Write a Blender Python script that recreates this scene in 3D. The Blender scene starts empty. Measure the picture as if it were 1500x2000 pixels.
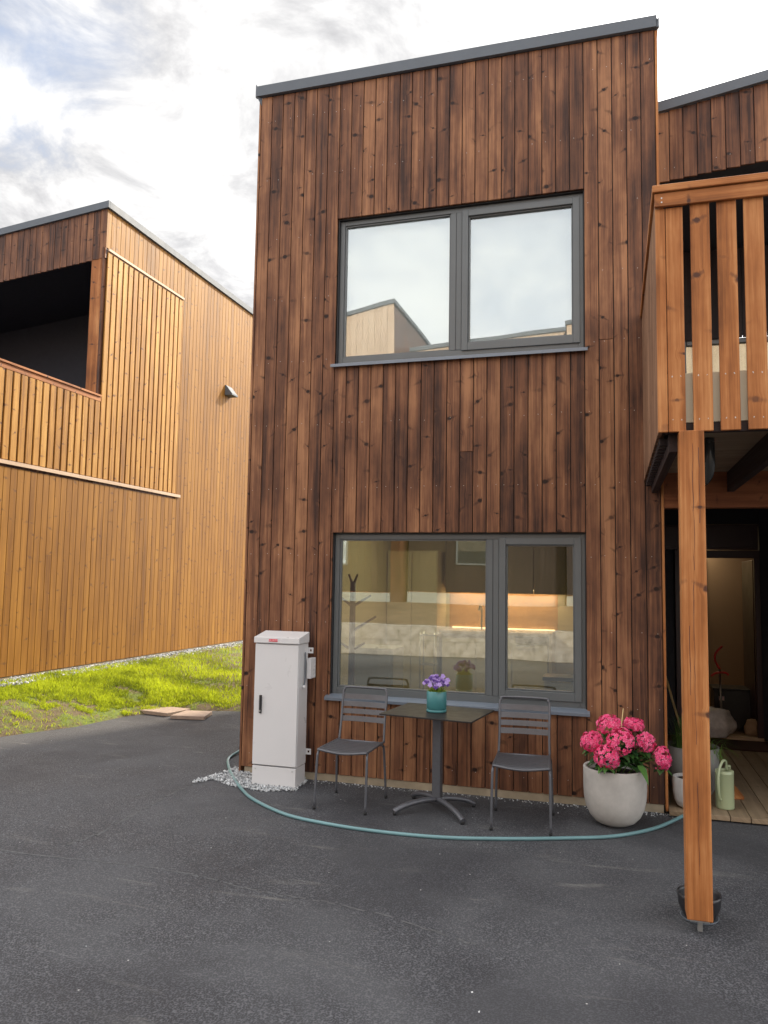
import bpy, bmesh, math, random
from mathutils import Vector, Matrix, noise
R = random.Random(7)
C = bpy.context.scene.collection
SC = bpy.context.scene
rad = math.radians

# ------------------------------------------------------------------ camera
cam_d = bpy.data.cameras.new('camera'); cam = bpy.data.objects.new('camera', cam_d); C.objects.link(cam)
RT = ((0.95896, -0.00867, -0.28342), (0.28308, 0.08653, 0.95518), (0.01624, -0.99621, 0.08543))
right = Vector([r[0] for r in RT]); down = Vector([r[1] for r in RT]); fwd = Vector([r[2] for r in RT])
m = Matrix((right, -down, -fwd)).transposed().to_4x4(); m.translation = (3.262, -6.559, 1.78)
cam.matrix_world = m
cam_d.sensor_fit = 'HORIZONTAL'; cam_d.sensor_width = 36; cam_d.lens = 36*1515/1500
cam_d.clip_start = 0.05; cam_d.clip_end = 2000
SC.camera = cam
SC.render.resolution_x = 768; SC.render.resolution_y = 1024

# ------------------------------------------------------------------ sun and sky
SUN = Vector((0.45, 1.0, 0.71)).normalized()
sd = bpy.data.lights.new('sun', 'SUN'); so = bpy.data.objects.new('sun', sd); C.objects.link(so)
sd.energy = 2.3; sd.angle = rad(4.0); sd.color = (1.0, 0.86, 0.66)
so.rotation_euler = SUN.to_track_quat('Z', 'Y').to_euler()
world = bpy.data.worlds.new('World'); SC.world = world; world.use_nodes = True
wt = world.node_tree; wt.nodes.clear()
def WN(t, **k):
    n = wt.nodes.new(t)
    for a, b in k.items(): setattr(n, a, b)
    return n
def wl(a, b): wt.links.new(a, b)
def wmath(op, a, b=None, c=None, clamp=False):
    n = WN('ShaderNodeMath', operation=op, use_clamp=clamp)
    for i, v in enumerate((a, b, c)):
        if v is None: continue
        if isinstance(v, (int, float)): n.inputs[i].default_value = v
        else: wl(v, n.inputs[i])
    return n.outputs[0]
tc = WN('ShaderNodeTexCoord'); vn = WN('ShaderNodeVectorMath', operation='NORMALIZE'); wl(tc.outputs['Generated'], vn.inputs[0])
D = vn.outputs[0]
def wdot(v):
    n = WN('ShaderNodeVectorMath', operation='DOT_PRODUCT'); wl(D, n.inputs[0]); n.inputs[1].default_value = v; return n.outputs['Value']
sky = WN('ShaderNodeTexSky', sky_type='NISHITA', sun_disc=False)
sky.sun_elevation = math.asin(SUN.z); sky.sun_rotation = math.atan2(SUN.x, SUN.y); sky.altitude = 100; sky.dust_density = 2.0
sep = WN('ShaderNodeSeparateXYZ'); wl(D, sep.inputs[0])
zz = wmath('ADD', wmath('MAXIMUM', sep.outputs[2], 0.0), 0.22)
cx = wmath('DIVIDE', sep.outputs[0], zz); cy = wmath('DIVIDE', sep.outputs[1], zz)
cmb = WN('ShaderNodeCombineXYZ'); wl(cx, cmb.inputs[0]); wl(cy, cmb.inputs[1])
def wnoise(scale, detail, rough, off, dist=0.0):
    mp = WN('ShaderNodeMapping'); wl(cmb.outputs[0], mp.inputs[0]); mp.inputs['Location'].default_value = off
    n = WN('ShaderNodeTexNoise'); wl(mp.outputs[0], n.inputs['Vector'])
    n.inputs['Scale'].default_value = scale; n.inputs['Detail'].default_value = detail; n.inputs['Roughness'].default_value = rough
    n.inputs['Distortion'].default_value = dist
    return n.outputs['Fac']
def wrange(v, a, b, c=0.0, d=1.0):
    n = WN('ShaderNodeMapRange', interpolation_type='SMOOTHSTEP'); wl(v, n.inputs[0])
    for i, q in enumerate((a, b, c, d)): n.inputs[i+1].default_value = q
    return n.outputs[0]
n1 = wnoise(1.7, 9, 0.6, (3.1, 1.7, 0), 0.25); n2 = wnoise(5.5, 7, 0.6, (7.3, 2.2, 0), 0.4)
thick = wrange(wmath('ADD', wmath('MULTIPLY', n1, 0.75), wmath('MULTIPLY', n2, 0.25)), 0.40, 0.56)    # how thick (grey) the cloud is
glow = wrange(wdot(SUN), 0.3, 1.0)
lg = (right*((230-750)/1515) + down*((210-1000)/1515) + fwd).normalized()
lmask = wrange(wmath('ADD', wdot(lg), wmath('MULTIPLY', wmath('SUBTRACT', n2, 0.5), 0.10)), 0.80, 0.95)
thick = wmath('MAXIMUM', wmath('MULTIPLY', thick, 0.5), wmath('MULTIPLY', lmask, wrange(wmath('ADD', wmath('MULTIPLY', n1, 0.45), wmath('MULTIPLY', n2, 0.55)), 0.39, 0.60)))
# cloud radiance: grey undersides, bright thin veil, brighter towards the sun
br = wmath('ADD', wmath('MULTIPLY', glow, 0.6), 0.85)
br = wmath('ADD', wmath('MULTIPLY', br, wmath('SUBTRACT', 1.0, lmask)), wmath('MULTIPLY', lmask, 0.43))
front = wrange(sep.outputs[1], -0.2, 0.5)
thick2 = wmath('MULTIPLY', thick, wmath('SUBTRACT', 1.0, wrange(wdot(SUN), 0.88, 0.99)))
greyf = wmath('SUBTRACT', 1.0, wmath('MULTIPLY', wmath('MULTIPLY', thick2, 0.50), wrange(sep.outputs[1], -0.1, 0.4, 0.25, 1.0)))
val = wmath('MULTIPLY', br, greyf)
val = wmath('MULTIPLY', val, wmath('ADD', wmath('MULTIPLY', front, 0.15), 0.85))
ccol = WN('ShaderNodeMix', data_type='RGBA'); wl(thick2, ccol.inputs['Factor'])
ccol.inputs['A'].default_value = (1.0, 0.985, 0.96, 1); ccol.inputs['B'].default_value = (0.985, 0.98, 1.0, 1)
cs = WN('ShaderNodeVectorMath', operation='SCALE'); wl(ccol.outputs['Result'], cs.inputs[0]); wl(val, cs.inputs['Scale'])
bg1 = WN('ShaderNodeBackground'); wl(sky.outputs[0], bg1.inputs[0]); bg1.inputs[1].default_value = 0.085
bg2 = WN('ShaderNodeBackground'); wl(cs.outputs[0], bg2.inputs[0]); bg2.inputs[1].default_value = 1.0
# clear blue hole high up to the left, and thin places in the sky opposite
bd = (right*((-40-750)/1515) + down*((30-1000)/1515) + fwd).normalized()
hole = wmath('ADD', wdot(bd), wmath('MULTIPLY', wmath('SUBTRACT', n2, 0.5), 0.06))
hole = wrange(hole, 0.988, 1.015)
back = wmath('MULTIPLY', wrange(wmath('MULTIPLY', sep.outputs[1], -1.0), 0.1, 0.6), wrange(n1, 0.40, 0.62))
clear = wmath('MAXIMUM', wmath('MULTIPLY', hole, 0.70), wmath('MULTIPLY', back, 0.30))
mx = WN('ShaderNodeMixShader'); wl(clear, mx.inputs[0]); wl(bg2.outputs[0], mx.inputs[1]); wl(bg1.outputs[0], mx.inputs[2])
wo = WN('ShaderNodeOutputWorld'); wl(mx.outputs[0], wo.inputs[0])

SC.view_settings.view_transform = 'Standard'; SC.view_settings.look = 'None'
SC.view_settings.exposure = 1.65; SC.view_settings.gamma = 1; SC.view_settings.use_curve_mapping = False
SC.render.engine = 'CYCLES'

# ------------------------------------------------------------------ materials
class NT:
    def __init__(s, name):
        s.m = bpy.data.materials.new(name); s.m.use_nodes = True; s.t = s.m.node_tree
        s.b = s.t.nodes['Principled BSDF']; s.out = s.t.nodes['Material Output']
    def n(s, t, **k):
        x = s.t.nodes.new(t)
        for a, b in k.items(): setattr(x, a, b)
        return x
    def l(s, a, b): s.t.links.new(a, b)
    def set(s, sock, v):
        if hasattr(v, 'is_output') or isinstance(v, bpy.types.NodeSocket): s.l(v, sock)
        else: sock.default_value = v
    def math(s, op, a, b=0.0, c=None, clamp=False):
        x = s.n('ShaderNodeMath', operation=op, use_clamp=clamp); s.set(x.inputs[0], a); s.set(x.inputs[1], b)
        if c is not None: s.set(x.inputs[2], c)
        return x.outputs[0]
    def range(s, v, a, b, c=0.0, d=1.0, smooth=True):
        x = s.n('ShaderNodeMapRange', interpolation_type='SMOOTHSTEP' if smooth else 'LINEAR'); s.set(x.inputs[0], v)
        for i, q in enumerate((a, b, c, d)): x.inputs[i+1].default_value = q
        return x.outputs[0]
    def noise(s, vec, scale, detail=4, rough=0.55, dist=0.0, out='Fac'):
        x = s.n('ShaderNodeTexNoise'); s.l(vec, x.inputs['Vector']); x.inputs['Scale'].default_value = scale
        x.inputs['Detail'].default_value = detail; x.inputs['Roughness'].default_value = rough; x.inputs['Distortion'].default_value = dist
        return x.outputs[out]
    def mapping(s, vec, scale=(1, 1, 1), loc=(0, 0, 0)):
        x = s.n('ShaderNodeMapping'); s.l(vec, x.inputs[0]); x.inputs['Scale'].default_value = scale; x.inputs['Location'].default_value = loc
        return x.outputs[0]
    def ramp(s, v, stops):
        x = s.n('ShaderNodeValToRGB'); s.l(v, x.inputs[0]); e = x.color_ramp.elements
        while len(e) < len(stops): e.new(0.5)
        for i, (p, c) in enumerate(stops): e[i].position = p; e[i].color = (*c, 1)
        return x.outputs[0]
    def mix(s, f, a, b, blend='MIX'):
        x = s.n('ShaderNodeMix', data_type='RGBA', blend_type=blend); s.set(x.inputs['Factor'], f)
        for k, v in (('A', a), ('B', b)):
            if isinstance(v, tuple): x.inputs[k].default_value = (*v, 1)
            else: s.l(v, x.inputs[k])
        return x.outputs['Result']
    def bump(s, h, strength=0.3, dist=0.01):
        x = s.n('ShaderNodeBump'); s.l(h, x.inputs['Height']); x.inputs['Strength'].default_value = strength; x.inputs['Distance'].default_value = dist
        s.l(x.outputs[0], s.b.inputs['Normal'])
    def obj(s): return s.n('ShaderNodeTexCoord').outputs['Object']

def plain(name, col, rough=0.5, metal=0.0, var=0.10, scale=9.0, bump=0.0, spec=0.5):
    t = NT(name); o = t.obj()
    f = t.noise(o, scale, 6, 0.65)
    a = tuple(c*(1-var) for c in col); b = tuple(min(1, c*(1+var)) for c in col)
    t.l(t.ramp(f, [(0.3, a), (0.7, b)]), t.b.inputs['Base Color'])
    rr = t.range(t.noise(o, scale*2.3, 4), 0.3, 0.7, max(0, rough-0.03), min(1, rough+0.03)); t.l(rr, t.b.inputs['Roughness'])
    t.b.inputs['Metallic'].default_value = metal; t.b.inputs['Specular IOR Level'].default_value = spec
    if bump: t.bump(t.noise(o, scale*6, 5), bump, 0.004)
    return t.m

def wood(name, dark, mid, light, knot, rough=0.5, blotch=1.0, knots=1.0, contrast=1.0):
    """knotty boards: u across, v along in metres, a seed per board in both; 'tone' is the board's own stain depth"""
    t = NT(name)
    uv = t.n('ShaderNodeUVMap', uv_map='UVMap').outputs[0]
    sc = (7.3, 3.1, 1.0)
    kv = t.mapping(uv, sc)
    vo = t.n('ShaderNodeTexVoronoi', voronoi_dimensions='2D'); t.l(kv, vo.inputs['Vector']); vo.inputs['Scale'].default_value = 1.0
    df = t.n('ShaderNodeVectorMath', operation='SUBTRACT'); t.l(kv, df.inputs[0]); t.l(vo.outputs['Position'], df.inputs[1])
    dm = t.n('ShaderNodeVectorMath', operation='DIVIDE'); t.l(df.outputs[0], dm.inputs[0]); dm.inputs[1].default_value = sc
    sp = t.n('ShaderNodeSeparateXYZ'); t.l(dm.outputs[0], sp.inputs[0])
    dx, dy = sp.outputs[0], sp.outputs[1]
    rnd = t.n('ShaderNodeSeparateColor'); t.l(vo.outputs['Color'], rnd.inputs[0])
    jit = t.noise(t.mapping(uv, (60, 60, 1)), 1.0, 3)
    j = t.math('MULTIPLY', t.math('SUBTRACT', jit, 0.5), 0.016)
    def ell(ax, ay):
        a = t.math('MULTIPLY', dx, ax); b = t.math('MULTIPLY', dy, ay)
        return t.math('SQRT', t.math('ADD', t.math('MULTIPLY', a, a), t.math('MULTIPLY', b, b)))
    d1 = t.math('ADD', ell(0.85, 1.15), j)
    on = t.range(rnd.outputs[0], 0.22, 0.62)
    size = t.math('ADD', t.math('MULTIPLY', rnd.outputs[1], 0.012), 0.006)
    core = t.math('SUBTRACT', 1.0, t.range(t.math('DIVIDE', d1, size), 0.7, 1.7))
    tilt = t.math('MULTIPLY', t.math('SUBTRACT', rnd.outputs[2], 0.5), 1.6)
    dyt = t.math('ADD', dy, t.math('MULTIPLY', dx, tilt))
    a2 = t.math('MULTIPLY', dx, 0.30)
    d2 = t.math('ADD', t.math('SQRT', t.math('ADD', t.math('MULTIPLY', a2, a2), t.math('MULTIPLY', t.math('MULTIPLY', dyt, 1.4), t.math('MULTIPLY', dyt, 1.4)))), t.math('MULTIPLY', j, 0.8))
    whisk = t.math('SUBTRACT', 1.0, t.range(t.math('DIVIDE', d2, size), 0.5, 1.8))
    kn = t.math('MULTIPLY', t.math('MAXIMUM', core, t.math('MULTIPLY', whisk, 0.55)), t.math('MULTIPLY', on, knots), clamp=True)
    halo = t.math('MULTIPLY', t.math('SUBTRACT', 1.0, t.range(d1, 0.010, 0.055)), on)
    # grain bends round the knots
    su = t.n('ShaderNodeSeparateXYZ'); t.l(uv, su.inputs[0])
    uw = t.math('SUBTRACT', su.outputs[0], t.math('MULTIPLY', t.math('MULTIPLY', dx, halo), 0.55))
    cv = t.n('ShaderNodeCombineXYZ'); t.l(uw, cv.inputs[0]); t.l(su.outputs[1], cv.inputs[1])
    g1 = t.noise(t.mapping(cv.outputs[0], (75, 1.3, 1)), 1.0, 5, 0.6, 0.4)
    g2 = t.noise(t.mapping(cv.outputs[0], (17, 0.55, 1)), 1.0, 3, 0.5, 0.5)
    g3 = t.noise(t.mapping(cv.outputs[0], (5, 1.7, 1)), 1.0, 4, 0.6)
    g4 = t.noise(t.mapping(cv.outputs[0], (240, 5.0, 1)), 1.0, 2, 0.6)
    v = t.math('ADD', t.math('MULTIPLY', g1, 0.36), t.math('MULTIPLY', g2, 0.50))
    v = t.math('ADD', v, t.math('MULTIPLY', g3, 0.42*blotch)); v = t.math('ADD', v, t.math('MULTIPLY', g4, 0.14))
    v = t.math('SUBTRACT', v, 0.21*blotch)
    at = t.n('ShaderNodeAttribute', attribute_name='tone'); tone = at.outputs['Fac']
    v = t.math('ADD', v, t.math('MULTIPLY', t.math('SUBTRACT', tone, 0.5), 0.13))
    wx = t.noise(t.mapping(t.obj(), (1.0, 1.0, 0.55)), 1.1, 5, 0.62, 0.3)      # uneven stain across boards, with dark shadow bands put into the colour too
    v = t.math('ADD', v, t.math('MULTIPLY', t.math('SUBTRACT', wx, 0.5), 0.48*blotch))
    v = t.math('ADD', t.math('MULTIPLY', t.math('SUBTRACT', v, 0.5), contrast), 0.5)
    col = t.ramp(v, [(0.30, dark), (0.50, mid), (0.72, light)])
    col = t.mix(t.math('MULTIPLY', halo, 0.25), col, mid)
    col = t.mix(kn, col, knot)
    t.l(col, t.b.inputs['Base Color'])
    t.l(t.range(g1, 0.2, 0.8, rough-0.08, rough+0.12), t.b.inputs['Roughness'])
    t.b.inputs['Specular IOR Level'].default_value = 0.19
    t.bump(t.math('SUBTRACT', g1, t.math('MULTIPLY', kn, 0.4)), 0.35, 0.002)
    return t.m

M = {}
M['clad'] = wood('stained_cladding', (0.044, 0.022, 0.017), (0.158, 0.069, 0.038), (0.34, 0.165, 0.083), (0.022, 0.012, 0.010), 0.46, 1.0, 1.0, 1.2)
M['honey'] = wood('honey_cladding', (0.115, 0.044, 0.006), (0.235, 0.102, 0.013), (0.36, 0.175, 0.028), (0.10, 0.045, 0.02), 0.55, 0.5, 0.75, 0.85)
M['fir'] = wood('oiled_fir', (0.17, 0.060, 0.020), (0.35, 0.132, 0.043), (0.54, 0.255, 0.10), (0.085, 0.038, 0.025), 0.50, 1.0, 1.0, 1.2)
M['glulam'] = wood('glulam', (0.10, 0.030, 0.014), (0.22, 0.075, 0.032), (0.36, 0.14, 0.06), (0.05, 0.02, 0.014), 0.5, 0.6, 0.5, 0.8)
M['dim'] = wood('dark_or_shaded_cladding', (0.012, 0.009, 0.010), (0.030, 0.021, 0.021), (0.055, 0.038, 0.034), (0.008, 0.006, 0.006), 0.6, 0.5, 0.4, 0.8)
M['deck'] = wood('deck_timber', (0.16, 0.115, 0.075), (0.27, 0.20, 0.13), (0.38, 0.30, 0.21), (0.12, 0.08, 0.05), 0.7, 0.8, 0.5, 0.8)
M['pale'] = wood('pale_timber', (0.34, 0.24, 0.17), (0.50, 0.37, 0.27), (0.62, 0.50, 0.38), (0.25, 0.16, 0.10), 0.6, 0.6, 0.4, 0.7)
M['batten'] = wood('batten_timber', (0.18, 0.075, 0.015), (0.36, 0.175, 0.036), (0.56, 0.32, 0.090), (0.13, 0.06, 0.03), 0.55, 0.8, 1.0, 0.9)
M['lilac'] = wood('weathered_strip', (0.085, 0.042, 0.024), (0.20, 0.105, 0.062), (0.34, 0.20, 0.12), (0.09, 0.05, 0.035), 0.7, 1.0, 0.8, 1.3)
M['trim'] = plain('grey_sheet_metal', (0.125, 0.142, 0.165), 0.6, 0.0, 0.06, 3, 0.0, 0.2)
M['frame'] = plain('window_grey', (0.105, 0.115, 0.120), 0.36, 0.0, 0.05, 4)
M['sill'] = plain('sill_sheet', (0.17, 0.20, 0.245), 0.33, 0.25, 0.06, 4)
M['reveal'] = plain('reveal_dark', (0.020, 0.020, 0.023), 0.6)
M['concrete'] = plain('foundation_concrete', (0.34, 0.285, 0.205), 0.9, 0, 0.22, 5, 0.5)
M['roof'] = plain('roof_felt', (0.05, 0.05, 0.055), 0.9)
M['white'] = plain('cabinet_white', (0.61, 0.605, 0.615), 0.30, 0, 0.02, 2)
M['white_side'] = M['white']
M['black'] = plain('black_plastic', (0.018, 0.018, 0.021), 0.4, 0, 0.15)
M['rubber'] = plain('black_rubber', (0.012, 0.012, 0.013), 0.7, 0, 0.15)
M['steel'] = plain('galvanised_steel', (0.48, 0.48, 0.47), 0.38, 0.85, 0.10, 20)
M['red'] = plain('red_label', (0.62, 0.02, 0.05), 0.4)
M['redtool'] = plain('red_paint', (0.72, 0.035, 0.035), 0.4)
M['ink'] = plain('white_ink', (0.8, 0.62, 0.64), 0.5)
M['graphite'] = plain('graphite_powder_coat', (0.105, 0.108, 0.122), 0.38, 0.40, 0.10, 30)
M['tabletop'] = plain('table_laminate', (0.026, 0.023, 0.022), 0.45, 0.0, 0.10, 6, 0.0, 0.22)
M['teal'] = plain('teal_ceramic', (0.055, 0.20, 0.215), 0.35, 0, 0.07, 5)
M['soil'] = plain('potting_soil', (0.022, 0.016, 0.012), 0.95, 0, 0.5, 60, 1.0)
M['stone_pot'] = plain('fibre_concrete', (0.42, 0.40, 0.375), 0.85, 0, 0.2, 3.5, 0.35)
M['grey_pot'] = plain('grey_planter', (0.22, 0.22, 0.21), 0.8, 0, 0.12, 4)
M['rib_pot'] = plain('ribbed_planter', (0.46, 0.45, 0.44), 0.75, 0, 0.10, 4)
M['hose'] = plain('hose_rubber', (0.13, 0.25, 0.27), 0.33, 0, 0.10, 3)
M['can'] = plain('sage_enamel', (0.38, 0.44, 0.27), 0.35, 0, 0.05, 3)
M['bamboo'] = plain('bamboo', (0.62, 0.45, 0.22), 0.6)
M['plaster'] = plain('room_plaster', (0.62, 0.56, 0.40), 0.85, 0, 0.04, 2)
M['hallwall'] = plain('hall_wall', (0.34, 0.24, 0.165), 0.85, 0, 0.05, 2)
M['parquet'] = plain('parquet', (0.36, 0.25, 0.15), 0.45, 0, 0.15, 4)
M['cream'] = plain('cream_lacquer', (0.62, 0.58, 0.46), 0.4, 0, 0.03, 2)
M['greycab'] = plain('grey_cabinet', (0.20, 0.175, 0.135), 0.5, 0, 0.05, 2)
M['splash'] = plain('oak_backsplash', (0.55, 0.33, 0.18), 0.5, 0, 0.15, 4)
M['worktop'] = plain('worktop', (0.50, 0.42, 0.30), 0.35, 0, 0.06, 4)
M['walnut'] = plain('stand_walnut', (0.14, 0.085, 0.075), 0.5)
M['slate'] = plain('slate_cloth', (0.075, 0.09, 0.13), 0.9)
M['burgundy'] = plain('burgundy_door', (0.050, 0.020, 0.024), 0.35, 0, 0.08, 2)
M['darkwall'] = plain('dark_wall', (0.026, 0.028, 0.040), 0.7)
M['matb'] = plain('door_mat', (0.055, 0.020, 0.016), 0.95, 0, 0.2, 40, 0.8)
M['sack'] = plain('white_sack', (0.72, 0.70, 0.72), 0.45, 0, 0.2, 14, 0.8)
M['paper'] = plain('brown_paper', (0.42, 0.28, 0.18), 0.8)
M['slab'] = plain('paving_slab', (0.33, 0.25, 0.20), 0.9, 0, 0.15, 12, 0.5)
M['blind_or_sky_stand_in'] = plain('blind_fabric_and_sky_white', (0.74, 0.76, 0.76), 0.8, 0, 0.02, 2)
M['rimboard'] = plain('rim_board', (0.50, 0.45, 0.34), 0.6, 0, 0.06, 3)
M['insul'] = plain('pipe_rubber', (0.06, 0.062, 0.06), 0.25, 0.3, 0.1, 5)
M['plaster_white'] = plain('pale_plinth', (0.25, 0.26, 0.25), 0.8, 0, 0.08, 2)

def leafmat(name, a, b, trans=0.25, rough=0.5):
    t = NT(name); at = t.n('ShaderNodeAttribute', attribute_name='tone')
    c = t.ramp(at.outputs['Fac'], [(0.0, a), (1.0, b)])
    t.l(c, t.b.inputs['Base Color']); t.b.inputs['Roughness'].default_value = rough
    tr = t.n('ShaderNodeBsdfTranslucent'); t.l(c, tr.inputs[0])
    ms = t.n('ShaderNodeMixShader'); ms.inputs[0].default_value = trans
    t.l(t.b.outputs[0], ms.inputs[1]); t.l(tr.outputs[0], ms.inputs[2]); t.l(ms.outputs[0], t.out.inputs[0])
    return t.m
M['petal'] = leafmat('pink_petal', (0.78, 0.010, 0.15), (1.0, 0.34, 0.55), 0.15)
M['leaf'] = leafmat('hydrangea_leaf', (0.020, 0.060, 0.022), (0.09, 0.22, 0.045), 0.2, 0.4)
M['viola'] = leafmat('violet_petal', (0.075, 0.018, 0.22), (0.55, 0.38, 0.82), 0.2)
M['violeaf'] = leafmat('pansy_leaf', (0.12, 0.22, 0.03), (0.42, 0.50, 0.07), 0.3)
M['reed'] = leafmat('reed_leaf', (0.035, 0.085, 0.025), (0.20, 0.36, 0.06), 0.3)
M['grass'] = leafmat('grass_blade', (0.17, 0.22, 0.012), (0.52, 0.60, 0.030), 0.5, 0.6)
M['gravel'] = leafmat('crushed_stone', (0.16, 0.17, 0.18), (0.62, 0.64, 0.66), 0.0, 0.8)

def glass(name, tint, base, k):
    t = NT(name); t.t.nodes.remove(t.b)
    g = t.n('ShaderNodeBsdfGlossy'); g.inputs['Roughness'].default_value = 0.0; g.inputs['Color'].default_value = (0.93, 0.97, 0.96, 1)
    o = t.obj(); bm_ = t.n('ShaderNodeBump'); t.l(t.noise(o, 1.3, 1, 0.4), bm_.inputs['Height']); bm_.inputs['Strength'].default_value = 0.06; bm_.inputs['Distance'].default_value = 0.02
    t.l(bm_.outputs[0], g.inputs['Normal'])
    tr = t.n('ShaderNodeBsdfTransparent'); tr.inputs[0].default_value = (*tint, 1)
    fr = t.n('ShaderNodeFresnel'); fr.inputs['IOR'].default_value = 1.5
    f = t.math('ADD', t.math('MULTIPLY', fr.outputs[0], k), base, clamp=True)
    ms = t.n('ShaderNodeMixShader'); t.l(f, ms.inputs[0]); t.l(tr.outputs[0], ms.inputs[1]); t.l(g.outputs[0], ms.inputs[2]); t.l(ms.outputs[0], t.out.inputs[0])
    return t.m
M['glass'] = glass('window_glass', (0.86, 0.90, 0.86), 0.19, 1.3)
M['mirror'] = glass('coated_glass', (0.94, 0.96, 0.96), 0.20, 1.0)

def asphalt():
    t = NT('asphalt'); o = t.obj()
    f = t.noise(o, 140, 5, 0.85); f2 = t.noise(o, 300, 2, 0.7); big = t.noise(o, 0.8, 5, 0.65, 0.5)
    st = t.noise(t.mapping(o, (0.9, 5.0, 1)), 1.0, 6, 0.7, 0.8)
    vo = t.n('ShaderNodeTexVoronoi'); t.l(o, vo.inputs['Vector']); vo.inputs['Scale'].default_value = 115
    v = t.math('ADD', t.math('MULTIPLY', f, 0.5), t.math('MULTIPLY', vo.outputs['Distance'], 0.45))
    base = t.ramp(v, [(0.30, (0.012, 0.012, 0.014)), (0.47, (0.036, 0.0375, 0.045)), (0.64, (0.112, 0.115, 0.127))])
    base = t.mix(t.math('MULTIPLY', t.range(big, 0.42, 0.62), 0.5), base, (0.085, 0.087, 0.094))
    # scuffed, dusty streaks
    base = t.mix(t.math('MULTIPLY', t.range(st, 0.56, 0.74), t.math('MULTIPLY', t.range(t.noise(o, 1.7, 3), 0.42, 0.62), 0.75)), base, (0.20, 0.195, 0.185))
    s2 = t.noise(t.mapping(o, (0.55, 7.0, 1), (3, 1, 0)), 1.0, 7, 0.75, 0.6)
    base = t.mix(t.math('MULTIPLY', t.range(s2, 0.62, 0.72), t.math('MULTIPLY', t.range(f, 0.35, 0.6), t.range(t.noise(o, 1.1, 2), 0.45, 0.6))), base, (0.27, 0.265, 0.25))
    dk = t.noise(t.mapping(o, (1, 1, 1), (8, 2, 0)), 0.55, 4, 0.6, 0.4)
    base = t.mix(t.math('MULTIPLY', t.range(dk, 0.48, 0.64), 0.5), base, (0.022, 0.022, 0.027))
    # pale mineral flecks
    v2 = t.n('ShaderNodeTexVoronoi'); t.l(o, v2.inputs['Vector']); v2.inputs['Scale'].default_value = 22; rc = t.n('ShaderNodeSeparateColor'); t.l(v2.outputs['Color'], rc.inputs[0])
    fl = t.math('MULTIPLY', t.math('LESS_THAN', v2.outputs['Distance'], 0.10), t.math('GREATER_THAN', rc.outputs[0], 0.985))
    base = t.mix(fl, base, (0.42, 0.41, 0.40))
    t.l(base, t.b.inputs['Base Color'])
    t.l(t.range(big, 0.3, 0.7, 0.72, 0.92), t.b.inputs['Roughness']); t.b.inputs['Specular IOR Level'].default_value = 0.45
    t.bump(t.math('ADD', v, t.math('MULTIPLY', f2, 0.3)), 0.8, 0.006)
    return t.m
M['asphalt'] = asphalt()
def soilgrass():
    t = NT('turf_soil'); o = t.obj()
    a = t.noise(o, 3.0, 6, 0.7); b = t.noise(o, 60, 4, 0.7)
    c = t.ramp(b, [(0.3, (0.055, 0.040, 0.022)), (0.7, (0.20, 0.15, 0.085))])
    c = t.mix(t.range(a, 0.45, 0.6), c, (0.13, 0.17, 0.03)); t.l(c, t.b.inputs['Base Color']); t.b.inputs['Roughness'].default_value = 0.95
    t.bump(b, 0.8, 0.02); return t.m
M['turf'] = soilgrass()
def blocks():
    t = NT('granite_blocks'); uv = t.n('ShaderNodeUVMap', uv_map='UVMap').outputs[0]; o = t.obj()
    x = t.n('ShaderNodeTexBrick'); t.l(t.mapping(uv, (1, 1, 1)), x.inputs['Vector']); x.inputs['Scale'].default_value = 1.0
    x.inputs['Color1'].default_value = (0.34, 0.30, 0.28, 1); x.inputs['Color2'].default_value = (0.22, 0.20, 0.19, 1); x.inputs['Mortar'].default_value = (0.05, 0.045, 0.04, 1)
    x.inputs['Brick Width'].default_value = 0.9; x.inputs['Row Height'].default_value = 0.34; x.inputs['Mortar Size'].default_value = 0.02
    t.l(t.mix(0.75, x.outputs[0], t.ramp(t.noise(o, 6, 6, 0.7), [(0.3, (0.12, 0.11, 0.10)), (0.7, (0.48, 0.44, 0.42))])), t.b.inputs['Base Color']); t.b.inputs['Roughness'].default_value = 0.9
    return t.m
M['granite'] = blocks()
def emit(name, col, s):
    t = NT(name); t.b.inputs['Base Color'].default_value = (*col, 1); t.b.inputs['Emission Color'].default_value = (*col, 1); t.b.inputs['Emission Strength'].default_value = s; return t.m
M['led'] = emit('led_strip', (1.0, 0.72, 0.38), 1.0)

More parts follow.
